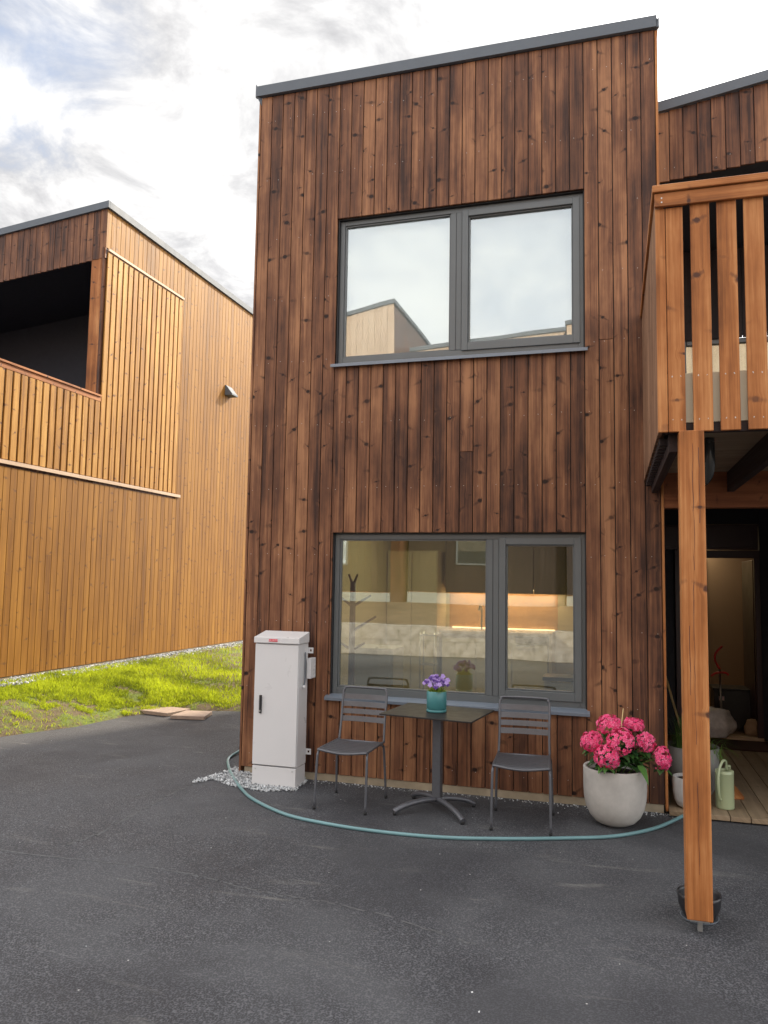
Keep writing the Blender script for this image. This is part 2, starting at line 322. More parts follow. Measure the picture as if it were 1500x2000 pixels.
# ------------------------------------------------------------------ mesh helpers
class MB:
    def __init__(s): s.v = []; s.f = []; s.uv = []; s.t = []; s.mi = []; s.sm = []
    def face(s, idx, uv=None, tone=0.5, mi=0, smooth=False):
        s.f.append(idx); s.uv.extend(uv if uv else [(0, 0)]*len(idx)); s.t.extend([tone]*len(idx)); s.mi.append(mi); s.sm.append(smooth)
    def box(s, a, b, tone=0.5, seed=None, along=None, mi=0, mat=None, off=(0, 0, 0)):
        lo = [min(a[i], b[i]) for i in range(3)]; hi = [max(a[i], b[i]) for i in range(3)]
        if seed is None: seed = (R.random()*90, R.random()*90)
        if along is None: along = max(range(3), key=lambda i: hi[i]-lo[i])
        o = [i for i in range(3) if i != along]
        n = len(s.v)
        cs = [(x, y, z) for z in (lo[2], hi[2]) for y in (lo[1], hi[1]) for x in (lo[0], hi[0])]
        for c in cs: s.v.append(tuple(mat @ Vector(c)) if mat else c)
        for q in ((0, 2, 3, 1), (4, 5, 7, 6), (0, 1, 5, 4), (2, 6, 7, 3), (0, 4, 6, 2), (1, 3, 7, 5)):
            uv = []
            for k in q:
                c = cs[k]; uv.append((seed[0]+(c[o[0]]-off[o[0]])+(c[o[1]]-off[o[1]]), seed[1]+c[along]))
            s.face([n+k for k in q], uv, tone, mi)
    def poly(s, pts, d, tone=0.5, mi=0):
        """extrude polygon pts along vector d"""
        n = len(s.v); k = len(pts); d = Vector(d)
        for p in pts: s.v.append(tuple(p))
        for p in pts: s.v.append(tuple(Vector(p)+d))
        s.face(list(range(n, n+k)), [(p[0]+p[1], p[2]) for p in pts], tone, mi); s.face(list(range(n+2*k-1, n+k-1, -1)), [(p[0]+p[1], p[2]) for p in pts], tone, mi)
        for i in range(k):
            j = (i+1) % k; s.face([n+i, n+k+i, n+k+j, n+j], [(0, 0), (0.1, 0), (0.1, 0.1), (0, 0.1)], tone, mi)
    def tube(s, path, r, n=10, tone=0.5, mi=0, closed=False, caps=True):
        P = [Vector(p) for p in path]; rs = r if isinstance(r, (list, tuple)) else [r]*len(P)
        base = len(s.v); L = len(P); prev = None
        for i, p in enumerate(P):
            if closed: t = (P[(i+1) % L]-P[i-1])
            else: t = (P[min(i+1, L-1)]-P[max(i-1, 0)])
            t.normalize()
            if prev is None:
                up = Vector((0, 0, 1)) if abs(t.z) < 0.9 else Vector((1, 0, 0)); a = t.cross(up).normalized()
            else: a = (prev - t*prev.dot(t)).normalized()
            b = t.cross(a); prev = a
            for k in range(n):
                an = 2*math.pi*k/n; s.v.append(tuple(p+(a*math.cos(an)+b*math.sin(an))*rs[i]))
        for i in range(L if closed else L-1):
            j = (i+1) % L
            for k in range(n):
                q = (k+1) % n; s.face([base+i*n+k, base+i*n+q, base+j*n+q, base+j*n+k], None, tone, mi, True)
        if caps and not closed:
            s.face([base+k for k in range(n)][::-1], None, tone, mi); s.face([base+(L-1)*n+k for k in range(n)], None, tone, mi)
    def lathe(s, prof, c=(0, 0, 0), n=40, tone=0.5, mi=0):
        base = len(s.v)
        for (r, z) in prof:
            for k in range(n):
                a = 2*math.pi*k/n; s.v.append((c[0]+r*math.cos(a), c[1]+r*math.sin(a), c[2]+z))
        for i in range(len(prof)-1):
            for k in range(n):
                q = (k+1) % n; s.face([base+i*n+k, base+i*n+q, base+(i+1)*n+q, base+(i+1)*n+k], None, tone, mi, True)
    def build(s, name, mats, parent=None, bevel=0.0, seg=2, kind=None):
        me = bpy.data.meshes.new(name); me.from_pydata(s.v, [], s.f)
        uvl = me.uv_layers.new(name='UVMap'); flat = [c for p in s.uv for c in p]; uvl.data.foreach_set('uv', flat)
        at = me.attributes.new('tone', 'FLOAT', 'CORNER'); at.data.foreach_set('value', s.t)
        for mm in (mats if isinstance(mats, (list, tuple)) else [mats]): me.materials.append(mm)
        me.polygons.foreach_set('material_index', s.mi); me.polygons.foreach_set('use_smooth', s.sm); me.update()
        o = bpy.data.objects.new(name, me); C.objects.link(o)
        if parent:
            o.parent = parent
            pm = Matrix.Translation(parent.location) if parent.parent is None else Matrix()
            if parent.parent is None and parent.type == 'EMPTY' and not parent.get('_local'):
                o.matrix_parent_inverse = (Matrix.Translation(parent.location) @ parent.rotation_euler.to_matrix().to_4x4()).inverted()
        if bevel:
            bv = o.modifiers.new('bevel', 'BEVEL'); bv.width = bevel; bv.segments = seg; bv.limit_method = 'ANGLE'; bv.angle_limit = rad(40)
        if kind: o['kind'] = kind
        return o
def tag(o, label=None, cat=None, group=None, kind=None):
    if label: o['label'] = label
    if cat: o['category'] = cat
    if group: o['group'] = group
    if kind: o['kind'] = kind
    return o
def thing(name, label, cat, loc=(0, 0, 0), rz=0, group=None, local=False):
    """an Empty at the thing's base; parts are written in world metres unless local"""
    o = bpy.data.objects.new(name, None); C.objects.link(o); o.location = loc; o.rotation_euler = (0, 0, rz); o.empty_display_size = 0.1
    if local: o['_local'] = 1
    return tag(o, label, cat, group)
def smoothpath(pts, n=8):
    P = [Vector(p) for p in pts]; out = []
    for i in range(len(P)-1):
        a = P[max(i-1, 0)]; b = P[i]; c = P[i+1]; d = P[min(i+2, len(P)-1)]
        for k in range(n):
            t = k/n; out.append(0.5*((2*b)+(c-a)*t+(2*a-5*b+4*c-d)*t*t+(3*b-a-3*c+d)*t**3))
    out.append(P[-1]); return out
def tn(a=0.0, b=1.0): return a+(b-a)*R.random()

def clad_wall(mb, u0, u1, z0, z1, plane, holes=(), axis='x', pitch=0.1175, gap=0.007, th=0.022, face=-1, mi=0, nails=True, nmi=1, topf=None, butts=True, tr=(0.0, 1.0), botf=None):
    """vertical boards with dark grooves between them. plane = where the outer face lies; face -1 looks to -axis, +1 to +axis"""
    n = max(1, round((u1-u0)/pitch)); w = (u1-u0)/n
    def P(u, d, z): return (u, plane - face*d, z) if axis == 'x' else (plane - face*d, u, z)
    for i in range(n):
        a = u0+i*w+gap/2; b = u0+(i+1)*w-gap/2
        cuts = {a, b}
        for (ha, hb, hz0, hz1) in holes:
            for q in (ha, hb):
                if a+0.004 < q < b-0.004: cuts.add(q)
        cuts = sorted(cuts)
        zt = topf((a+b)/2) if topf else z1
        zb = botf((a+b)/2) if botf else z0
        joints = []
        if butts and R.random() < 0.30: joints = [zb+(zt-zb)*tn(0.15, 0.9)]
        segs_seed = [((R.random()*90, R.random()*90), tn(*tr)) for _ in range(len(joints)+1)]
        for ca, cb in zip(cuts[:-1], cuts[1:]):
            iv = [(zb, zt)]
            for (ha, hb, hz0, hz1) in holes:
                if cb > ha+0.003 and ca < hb-0.003:
                    iv = [x for (p, q) in iv for x in ((p, min(q, hz0)), (max(p, hz1), q)) if x[1]-x[0] > 0.005]
            for (p, q) in iv:
                bounds = [p]+[j for j in joints if p+0.05 < j < q-0.05]+[q]
                for k in range(len(bounds)-1):
                    zc = (bounds[k]+bounds[k+1])/2; si = sum(1 for j in joints if j < zc)
                    sd_, tone = segs_seed[si]
                    g0 = 0.0015 if k > 0 else 0; g1 = 0.0015 if k < len(bounds)-2 else 0
                    mb.box(P(ca, 0, bounds[k]+g0), P(cb, th, bounds[k+1]-g1), tone, sd_, 2, mi, off=P(a, 0, 0))
            if nails:
                for (p, q) in iv:
                    z = zb+0.12
                    while z < zt:
                        if p+0.05 < z < q-0.05 and R.random() < 0.8:
                            uu = (a+b)/2+tn(-0.006, 0.006)+(0.022 if R.random() < 0.5 else -0.022); zz_ = z+tn(-0.01, 0.01)
                            if ca < uu < cb:
                                r_ = 0.0032; k = len(mb.v)
                                for q8 in range(6):
                                    an = q8*math.pi/3; mb.v.append(P(uu+r_*math.cos(an), -0.0012, zz_+r_*math.sin(an)))
                                ids = list(range(k, k+6)); mb.face(ids if (face == -1) == (axis == 'x') else ids[::-1], None, 0.5, nmi)
                        z += 0.60
# ------------------------------------------------------------------ the setting
g = MB(); n0 = 0
g.v = [(-300, -300, 0), (300, -300, 0), (300, 300, 0), (-300, 300, 0)]; g.face([0, 1, 2, 3], [(0, 0), (1, 0), (1, 1), (0, 1)])
g.build('asphalt_ground', M['asphalt'], kind='structure')
# seams between two laid lanes of asphalt and a few scuffs, thin raised ridges of mortar-like dust
def ridge(mb, pts, w, h=0.004, jag=0.01):
    P = smoothpath(pts, 14)
    for i in range(len(P)-1):
        a = P[i]; b = P[i+1]; t = (b-a).normalized(); nrm = Vector((-t.y, t.x, 0))
        if R.random() < 0.12: continue
        for s_ in (0,):
            wa = w*tn(0.4, 1.3); wb = w*tn(0.4, 1.3); k = len(mb.v)
            j = nrm*tn(-jag, jag)
            for p, ww in ((a, wa), (b, wb)):
                mb.v += [tuple(p+j+nrm*ww), tuple(p+j+Vector((0, 0, h))), tuple(p+j-nrm*ww)]
            mb.face([k, k+3, k+4, k+1]); mb.face([k+1, k+4, k+5, k+2])
M['seam'] = plain('asphalt_seam', (0.074, 0.075, 0.079), 0.9, 0, 0.35, 40)
sm = MB()
ridge(sm, [(-0.21, -0.45, 0.001), (-0.20, -1.09, 0.001), (-0.15, -1.79, 0.001), (-0.23, -2.2, 0.001)], 0.019)
ridge(sm, [(-1.9, -2.15, 0.001), (-0.54, -2.30, 0.001), (0.67, -2.26, 0.001), (1.3, -2.37, 0.001), (1.92, -2.41, 0.001), (2.6, -2.62, 0.001)], 0.009)
if 0: ridge(sm, [(2.1, -2.75, 0.001), (2.7, -2.86, 0.001), (3.3, -3.02, 0.001), (3.75, -3.05, 0.001)], 0.010)
if 0: ridge(sm, [(2.5, -3.2, 0.001), (2.95, -3.28, 0.001), (3.4, -3.42, 0.001)], 0.007)
sm.build('asphalt_seams', M['seam'], kind='structure')

# grass bank up to the left house
E = [(-3.9, -3.0), (-3.6, -1.0), (-3.13, 0.5), (-2.75, 1.27), (-2.62, 2.05), (-2.25, 2.68), (-1.47, 2.90), (-0.02, 3.25), (-0.02, 8.0), (-0.02, 14)]
Wp = [-3.0, -1.0, 0.9, 1.75, 2.7, 3.6, 4.9, 6.8, 9.0, 14]
def bank(t, s):
    i = min(int(t), len(E)-2); f = t-i
    ex = E[i][0]*(1-f)+E[i+1][0]*f; ey = E[i][1]*(1-f)+E[i+1][1]*f; wy = Wp[i]*(1-f)+Wp[i+1]*f
    x = ex*(1-s)+(-4.14)*s; y = ey*(1-s)+wy*s
    z = 0.005+0.42*(s**0.85)+0.035*noise.noise(Vector((x*1.5, y*1.5, 0)))*min(1, s*4)*(1 if s < 0.97 else 0)
    return Vector((x, y, z))
tb = MB(); NTt, NS = 90, 22
for i in range(NTt+1):
    for j in range(NS+1):
        p = bank(i/NTt*(len(E)-1), j/NS)
        if j == 0: p.z = -0.01
        tb.v.append(tuple(p))
for i in range(NTt):
    for j in range(NS):
        a = i*(NS+1)+j; tb.face([a, a+1, a+NS+2, a+NS+1], None, 0.5, 0, True)
tb.build('grass_bank', M['turf'], kind='structure')
gr = MB(); cnt = 0
while cnt < 46000:
    t_ = tn(0.8, len(E)-1.6); s_ = tn(0.01, 0.93); 
    if t_ > 6.7 and R.random() < 0.6: continue
    p = bank(t_, s_)
    dens = noise.noise(Vector((p.x*1.7+5, p.y*1.7, 0)))+0.45*noise.noise(Vector((p.x*6, p.y*6, 3)))
    bare = 0.80-0.95*min(1, max(0, (p.y-0.8)/2.2))-0.65*s_
    if s_ < 0.12: bare += 0.35
    if dens < bare-0.25 and R.random() < 0.93: continue
    cnt += 1
    h = tn(0.025, 0.065)*(0.7 if dens < bare else 1.1); an = tn(0, 6.283); w = tn(0.0025, 0.005)
    dx, dy = math.cos(an)*w, math.sin(an)*w; lx, ly = tn(-0.03, 0.03), tn(-0.03, 0.03)
    k = len(gr.v); gr.v += [(p.x-dx, p.y-dy, p.z-0.005), (p.x+dx, p.y+dy, p.z-0.005), (p.x+lx*0.4+dx*.6, p.y+ly*0.4+dy*.6, p.z+h*0.6), (p.x+lx, p.y+ly, p.z+h)]
    tt = min(1, max(0, 0.55+dens*0.9+tn(-0.3, 0.3)))
    gr.face([k, k+1, k+2], None, tt); gr.face([k, k+2, k+3], None, tt)
tag(gr.build('grass', M['grass']), 'bright sunlit yellow green grass with bare patches below the honey coloured house', 'grass', kind='stuff')

def stones(name, cand, n, smin, smax, label, squash=0.7):
    mb = MB(); made = 0
    while made < n:
        p = cand()
        if p is None: continue
        made += 1; r = tn(smin, smax); k = len(mb.v); rot = Matrix.Rotation(tn(0, 6.28), 3, Vector((tn(-1, 1), tn(-1, 1), tn(-1, 1))).normalized())
        vs = [Vector(q)*r*tn(0.7, 1.2) for q in ((1, 0, 0), (-1, 0, 0), (0, 1, 0), (0, -1, 0), (0, 0, squash), (0, 0, -squash))]
        for q in vs: mb.v.append(tuple(rot@q+p+Vector((0, 0, r*0.35))))
        tt = R.random()
        for f in ((0, 2, 4), (2, 1, 4), (1, 3, 4), (3, 0, 4), (2, 0, 5), (1, 2, 5), (3, 1, 5), (0, 3, 5)): mb.face([k+i for i in f], None, tt)
    return tag(mb.build(name, M['gravel']), label, 'gravel', kind='stuff')
def inpoly(x, y, P):
    c = False; j = len(P)-1
    for i in range(len(P)):
        if ((P[i][1] > y) != (P[j][1] > y)) and x < (P[j][0]-P[i][0])*(y-P[i][1])/(P[j][1]-P[i][1])+P[i][0]: c = not c
        j = i
    return c
GP = [(-0.22, -0.46), (-0.10, -0.30), (0.12, -0.43), (0.45, -0.50), (0.70, -0.38), (0.68, -0.10), (0.62, 0.03), (-0.02, 0.03), (-0.03, 0.6), (-0.12, 0.25), (-0.16, -0.10), (-0.24, -0.40)]
def c1():
    x, y = tn(-0.3, 0.75), tn(-0.55, 0.6)
    if inpoly(x, y, GP): return Vector((x, y, tn(0, 0.012)))
stones('gravel', c1, 2600, 0.006, 0.015, 'pale crushed stone around the foot of the white utility cabinet')
def c2():
    y = tn(0.2, 9.5); s_ = R.random(); x = -4.12+0.26*s_*s_
    # drainage strip along the honey house
    tz = 0.42 - 0.03*s_
    return Vector((x, y, tz+tn(-0.01, 0.015)))
stones('gravel', c2, 4200, 0.010, 0.024, 'grey drainage gravel strip between the grass and the honey coloured house')
def c3():
    x = tn(0.7, 3.7); y = -abs(R.gauss(0, 0.035))-0.0
    if x > 3.25 or R.random() < 0.6: return Vector((x, y+tn(-0.02, 0), 0))
stones('gravel', c3, 420, 0.003, 0.009, 'loose grit along the concrete footing below the dark brown house wall')
def c4():
    x = tn(-2.6, 4.6); y = tn(-4.3, 1.5)
    if y > 0 and x > -0.1: return None
    return Vector((x, y, 0))
stones('gravel', c4, 22, 0.003, 0.007, 'scattered tiny pale stones lying on the open asphalt')

# ------------------------------------------------------------------ the main house
NAIL = M['steel']
house = thing('timber_house', 'dark brown stained two storey timber house with two grey framed windows', 'house', (1.8, 0, 0))
UW = (0.824, 3.045, 3.730, 5.120); LW = (0.836, 3.045, 0.740, 2.185)
w = MB()
clad_wall(w, 0.0, 3.63, 0.065, 6.44, 0.0, [UW, LW], 'x')
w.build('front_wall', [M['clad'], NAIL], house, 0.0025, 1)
w = MB()
clad_wall(w, 0.023, 6.3, 0.065, 6.44, 0.0, [], 'y', face=-1, nails=False)
clad_wall(w, 0.023, 6.3, 0.065, 6.44, 3.63, [], 'y', face=1, nails=False)
clad_wall(w, 0.0, 3.63, 0.065, 6.44, 6.3, [], 'x', face=1, nails=False)
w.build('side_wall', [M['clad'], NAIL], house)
# backing behind the boards with the two openings left free
w = MB()
for (a, b, c, d) in ((0.03, UW[0]-0.01, 0.07, 6.50), (UW[1]+0.01, 3.60, 0.07, 6.50), (UW[0]-0.01, UW[1]+0.01, 0.07, LW[2]-0.01), (UW[0]-0.01, UW[1]+0.01, LW[3]+0.01, UW[2]-0.01), (UW[0]-0.01, UW[1]+0.01, UW[3]+0.01, 6.50)):
    w.box((a, 0.024, c), (b, 0.22, d))
w.box((0.024, 0.23, 0.07), (0.10, 6.27, 6.50)); w.box((3.53, 0.23, 0.07), (3.606, 6.27, 6.50)); w.box((0.11, 6.1, 0.07), (3.52, 6.275, 6.50))
w.build('wall_core', M['reveal'], house)
w = MB(); w.box((0.03, 0.012, -0.3), (3.62, 0.18, 0.066)); w.box((0.03, 0.19, -0.3), (0.2, 6.27, 0.066)); w.box((3.45, 0.19, -0.3), (3.60, 6.27, 0.066))
w.build('foundation', M['concrete'], house)
w = MB(); w.box((-0.045, -0.035, 6.445), (3.645, 0.005, 6.545)); w.box((-0.045, 0.007, 6.445), (-0.010, 6.32, 6.545)); w.box((3.62, 0.007, 6.445), (3.66, 6.32, 6.545)); w.box((-0.04, -0.03, 6.546), (3.65, 0.16, 6.551))
w.poly([(-0.052, -0.03, 6.44), (-0.052, -0.03, 6.575), (-0.036, -0.03, 6.552), (-0.036, -0.03, 6.44)], (0, 0.03, 0))
w.poly([(3.648, -0.03, 6.44), (3.668, -0.03, 6.58), (3.668, -0.03, 6.44)], (0, 0.03, 0))
w.poly([(-0.04, -0.03, 6.444), (0.002, -0.004, 6.36), (0.002, 0.0, 6.444)], (0.003, 0, 0))
w.build('roof_trim', M['trim'], house, 0.002, 1)
w = MB(); w.box((0.0, 0.1, 6.425), (3.62, 6.3, 6.47)); w.build('roof', M['roof'], house)
w = MB(); w.box((-0.020, -0.004, 0.0), (-0.002, 0.11, 6.43), 0.5); w.build('corner_board', M['clad'], house, 0.002, 1)
w = MB(); w.box((3.632, -0.004, 0.02), (3.652, 0.12, 6.43), 0.9); w.build('corner_board', M['fir'], house, 0.002, 1)

def window(parent, name, x0, x1, z0, z1, xm, sash_right=True, yf=0.0, gl='glass', blind_or_sky_stand_in=False, rec=0.055, mull=0.1, label=None):
    fr = MB(); F = 0.042
    yb = yf+rec
    # reveal lining, then outer frame
    fr.box((x0, yf+0.024, z0), (x0+0.008, yb+0.12, z1), mi=1); fr.box((x1-0.008, yf+0.024, z0), (x1, yb+0.12, z1), mi=1)
    fr.box((x0+0.009, yf+0.024, z1-0.010), (x1-0.009, yb+0.12, z1-0.002), mi=1)
    fx0, fx1, fz0, fz1 = x0+0.010, x1-0.010, z0+0.012, z1-0.012
    fr.box((fx0, yb, fz0), (fx0+F, yb+0.09, fz1)); fr.box((fx1-F, yb, fz0), (fx1, yb+0.09, fz1))
    fr.box((fx0+F+.0005, yb+0.001, fz1-F), (fx1-F-.0005, yb+0.089, fz1)); fr.box((fx0+F+.0005, yb+0.001, fz0), (fx1-F-.0005, yb+0.089, fz0+F+0.02))
    fr.box((xm-mull*0.5, yb-0.002, fz0+F+0.021), (xm+mull*0.5, yb+0.088, fz1-F-0.001))
    fr.box((xm-0.002, yb-0.006, fz0+F+0.022), (xm+0.002, yb-0.0025, fz1-F-0.002), mi=1)
    win = fr.build('window', [M['frame'], M['reveal']], parent, 0.003, 2)
    if label: win['label'] = label
    # glazing bead on the fixed side
    ax, bx, az, bz = fx0+F+0.001, xm-mull*0.5-0.001, fz0+F+0.021, fz1-F-0.001
    bd_ = MB(); B = 0.014
    for (p, q) in (((ax, yb+0.012, az), (ax+B, yb+0.05, bz)), ((bx-B, yb+0.012, az), (bx, yb+0.05, bz)), ((ax+B+.0005, yb+0.012, bz-B), (bx-B-.0005, yb+0.05, bz)), ((ax+B+.0005, yb+0.012, az), (bx-B-.0005, yb+0.05, az+B))): bd_.box(p, q)
    bd_.build('glazing_bead', M['frame'], win, 0.002, 1)
    pn = MB(); pn.box((ax+B-.002, yb+0.030, az+B-.002), (bx-B+.002, yb+0.036, bz-B+.002)); pn.build('pane', M[gl], win)
    # opening sash
    cx0, cx1, cz0, cz1 = xm+mull*0.5+0.004, fx1-F+0.012, fz0+F+0.010, fz1-F+0.008
    sh = MB(); S = 0.055
    for (p, q) in (((cx0, yb-0.016, cz0), (cx0+S, yb+0.06, cz1)), ((cx1-S, yb-0.016, cz0), (cx1, yb+0.06, cz1)), ((cx0+S+.0005, yb-0.015, cz1-S), (cx1-S-.0005, yb+0.06, cz1)), ((cx0+S+.0005, yb-0.015, cz0), (cx1-S-.0005, yb+0.06, cz0+S+0.012))): sh.box(p, q)
    I = 0.012; ix0, ix1, iz0, iz1 = cx0+S+.001, cx1-S-.001, cz0+S+0.013, cz1-S-.001
    for (p, q) in (((ix0, yb+0.004, iz0), (ix0+I, yb+0.05, iz1)), ((ix1-I, yb+0.004, iz0), (ix1, yb+0.05, iz1)), ((ix0+I+.0005, yb+0.004, iz1-I), (ix1-I-.0005, yb+0.05, iz1)), ((ix0+I+.0005, yb+0.004, iz0), (ix1-I-.0005, yb+0.05, iz0+I))): sh.box(p, q)
    sh.build('sash', M['frame'], win, 0.003, 2)
    pn = MB(); pn.box((ix0+I-.002, yb+0.026, iz0+I-.002), (ix1-I+.002, yb+0.032, iz1-I+.002)); pn.build('pane', M[gl], win)
    sl = MB(); sl.poly([(x0-0.03, yf+0.02, z0+0.013), (x0-0.03, yf-0.045, z0-0.008), (x0-0.03, yf-0.045, z0-0.034), (x0-0.03, yf-0.041, z0-0.034), (x0-0.03, yf-0.041, z0-0.011), (x0-0.03, yf-0.001, z0+0.001), (x0-0.03, yf+0.02, z0+0.006)], (x1-x0+0.055, 0, 0))
    sl.poly([(x0+0.001, yf+0.02, z0+0.013), (x0+0.001, yb+0.02, z0+0.017), (x0+0.001, yb+0.02, z0+0.010), (x0+0.001, yf+0.02, z0+0.006)], (x1-x0-0.002, 0, 0))
    sl.build('window_sill', M['sill'], win, 0.001, 1)
    if blind_or_sky_stand_in:
        bl = MB(); bl.box((x0+0.03, yb+0.10, z0+0.0), (x1-0.03, yb+0.103, z1-0.03))
        bl.build('blind_or_sky_stand_in', M['blind_or_sky_stand_in'], win)
    return win
window(house, 'window', *UW[:2], *UW[2:], 1.935, gl='mirror', blind_or_sky_stand_in=True, label='upper window with pale blinds reflecting the sky')
window(house, 'window', *LW[:2], *LW[2:], 2.275, gl='glass', label='lower window with the lit kitchen behind it')
# rooms behind the windows
w = MB()
w.box((0.11, 0.23, 0.10), (0.16, 4.75, 2.75)); w.box((3.47, 0.23, 0.10), (3.52, 4.75, 2.75)); w.box((0.17, 4.70, 0.10), (3.46, 4.75, 2.75)); w.box((0.17, 0.23, 2.70), (3.46, 4.69, 2.75))
w.box((0.17, 0.225, 0.12), (3.46, 0.235, 0.72)); w.build('room_wall', M['plaster'], house)
w = MB(); w.box((0.11, 0.23, 0.0), (3.52, 4.75, 0.095)); w.build('room_floor', M['parquet'], house)
w = MB(); w.box((0.11, 0.24, 3.0), (3.52, 4.75, 3.05)); w.box((0.11, 0.3, 5.6), (3.52, 4.75, 5.65)); w.box((0.11, 4.6, 3.06), (3.52, 4.65, 5.59)); w.build('upper_room', M['plaster'], house)

# ------------------------------------------------------------------ kitchen behind the lower window
kc = thing('kitchen_counter', 'cream kitchen counter with steel edge seen through the lower window', 'kitchen counter', (1.7, 4.2, 0.095))
w = MB(); w.box((0.98, 4.05, 0.15), (2.42, 4.68, 1.04)); w.build('cabinet_body', M['cream'], kc, 0.003)
w = MB(); w.box((0.95, 4.00, 1.045), (2.47, 4.69, 1.085)); w.box((2.43, 4.00, 0.10), (2.47, 4.69, 1.043)); w.build('worktop', M['worktop'], kc, 0.003)
w = MB()
for x in (1.0, 1.48, 1.96): w.box((x, 4.030, 0.20), (x+0.45, 4.046, 0.93))
w.build('drawer_front', M['cream'], kc, 0.003)
w = MB(); w.box((1.99, 4.015, 0.955), (2.39, 4.046, 1.03)); w.box((2.0, 3.99, 0.905), (2.25, 4.0, 0.925)); w.build('oven_panel', M['steel'], kc, 0.002)
w = MB(); w.tube(smoothpath([(1.47, 4.4, 1.085), (1.47, 4.4, 1.35), (1.47, 4.34, 1.42), (1.47, 4.24, 1.42), (1.47, 4.2, 1.36)], 6), 0.013); w.build('faucet', M['steel'], kc)
wc = thing('wall_cabinet', 'row of grey wall cabinets above the glowing kitchen splashback', 'cabinet', (1.7, 4.5, 1.65))
w = MB(); w.box((0.95, 4.36, 1.66), (3.46, 4.69, 2.62)); w.build('cabinet_body', M['greycab'], wc, 0.003)
w = MB()
for x in (0.96, 1.58, 2.2, 2.82): w.box((x+0.004, 4.338, 1.60), (x+0.615, 4.356, 2.61))
w.build('cabinet_door', M['greycab'], wc, 0.003)
w = MB(); w.box((1.0, 4.60, 1.640), (2.45, 4.66, 1.655)); w.build('light_strip', M['led'], wc); w = MB(); w.box((1.0, 4.66, 1.088), (2.46, 4.675, 1.102)); w.build('light_strip', M['led'], wc)
w = MB(); w.box((0.95, 4.694, 1.09), (2.5, 4.699, 1.655)); w.build('splashback', M['splash'], house)
for x in (1.25, 1.85, 2.30):
    ld = bpy.data.lights.new('cabinet_lamp', 'AREA'); lo = bpy.data.objects.new('cabinet_lamp', ld); C.objects.link(lo)
    ld.shape = 'RECTANGLE'; ld.size = 0.45; ld.size_y = 0.05; ld.energy = 1.0; ld.color = (1.0, 0.66, 0.34); lo.location = (x, 4.55, 1.63); lo.parent = wc; lo.matrix_parent_inverse = Matrix.Translation(wc.location).inverted()
ld = bpy.data.lights.new('room_fill_light', 'AREA'); lo = bpy.data.objects.new('room_fill_light', ld); C.objects.link(lo)  # fill light and disc added to brighten the kitchen, no known ceiling fitting
ld.shape = 'DISK'; ld.size = 0.35; ld.energy = 6; ld.color = (1.0, 0.82, 0.46); lo.location = (1.3, 2.7, 2.66)
w = MB(); w.lathe([(0.0, 0.03), (0.19, 0.03), (0.19, 0.0), (0.18, -0.005), (0.18, 0.01), (0.0, 0.01)], (1.3, 2.7, 2.665), 32)
pl_ = w.build('added_fill_disc', M['led'], None); tag(pl_, 'added round flat fill light in the kitchen behind the lower window', 'added light'); lo.parent = pl_
fd = thing('tall_cupboard', 'tall cream cupboard at the left back of the kitchen', 'cupboard', (0.5, 4.4, 0.095))
w = MB(); w.box((0.17, 4.08, 0.11), (0.90, 4.69, 2.18)); w.build('cupboard_body', M['cream'], fd, 0.003)
w = MB(); w.box((0.18, 4.055, 0.13), (0.53, 4.076, 2.16)); w.build('cupboard_door', M['cream'], fd, 0.003)
w = MB(); w.box((0.54, 4.055, 0.13), (0.89, 4.076, 2.16)); w.build('cupboard_door', M['cream'], fd, 0.003)
lc = thing('low_cabinet', 'low pale cabinet beside the coat stand inside the lower window', 'cabinet', (0.6, 2.0, 0.095))
w = MB(); w.box((0.42, 1.85, 0.10), (0.90, 2.3, 1.0)); w.build('cabinet_body', M['white'], lc, 0.004)
w = MB(); w.box((0.43, 1.83, 0.12), (0.89, 1.847, 0.98)); w.build('cabinet_door', M['white'], lc, 0.003)
cst = thing('coat_stand', 'brown tree shaped coat stand inside the lower window', 'coat stand', (0.60, 1.30, 0.095))
w = MB(); w.tube([(0.60, 1.30, 0.10), (0.60, 1.30, 1.74)], [0.038, 0.030], 12); w.build('stem', M['walnut'], cst)
for (z, dx, dz, ln) in ((1.70, -0.05, 0.12, 1), (1.70, 0.05, 0.12, 1), (1.48, 0.20, 0.12, 1), (1.48, -0.18, 0.12, 1), (1.22, 0.26, 0.16, 1), (1.02, 0.14, 0.08, 1), (1.02, -0.14, 0.08, 1)):
    w = MB(); w.tube([(0.60, 1.30, z), (0.60+dx, 1.30, z+dz)], [0.017, 0.010], 8); w.build('peg', M['walnut'], cst)
w = MB(); w.tube([(0.35, 1.30, 0.11), (0.60, 1.30, 0.14), (0.85, 1.30, 0.11)], 0.018, 8); w.tube([(0.60, 1.05, 0.11), (0.60, 1.30, 0.14), (0.60, 1.55, 0.11)], 0.018, 8); w.build('foot', M['walnut'], cst)
st = thing('stool', 'white legged stool with grey seat inside the right side of the lower window', 'stool', (2.72, 2.2, 0.095))
w = MB(); w.box((2.52, 2.0, 0.72), (2.90, 2.35, 0.76)); w.build('seat', M['graphite'], st, 0.006)
for (x, y) in ((2.56, 2.04), (2.84, 2.04), (2.56, 2.31), (2.84, 2.31)):
    w = MB(); w.box((x-0.025, y-0.02, 0.10), (x+0.025, y+0.02, 0.715)); w.build('leg', M['white'], st, 0.003)
w = MB(); w.box((2.565, 2.02, 0.62), (2.835, 2.04, 0.70)); w.build('apron', M['white'], st, 0.003)
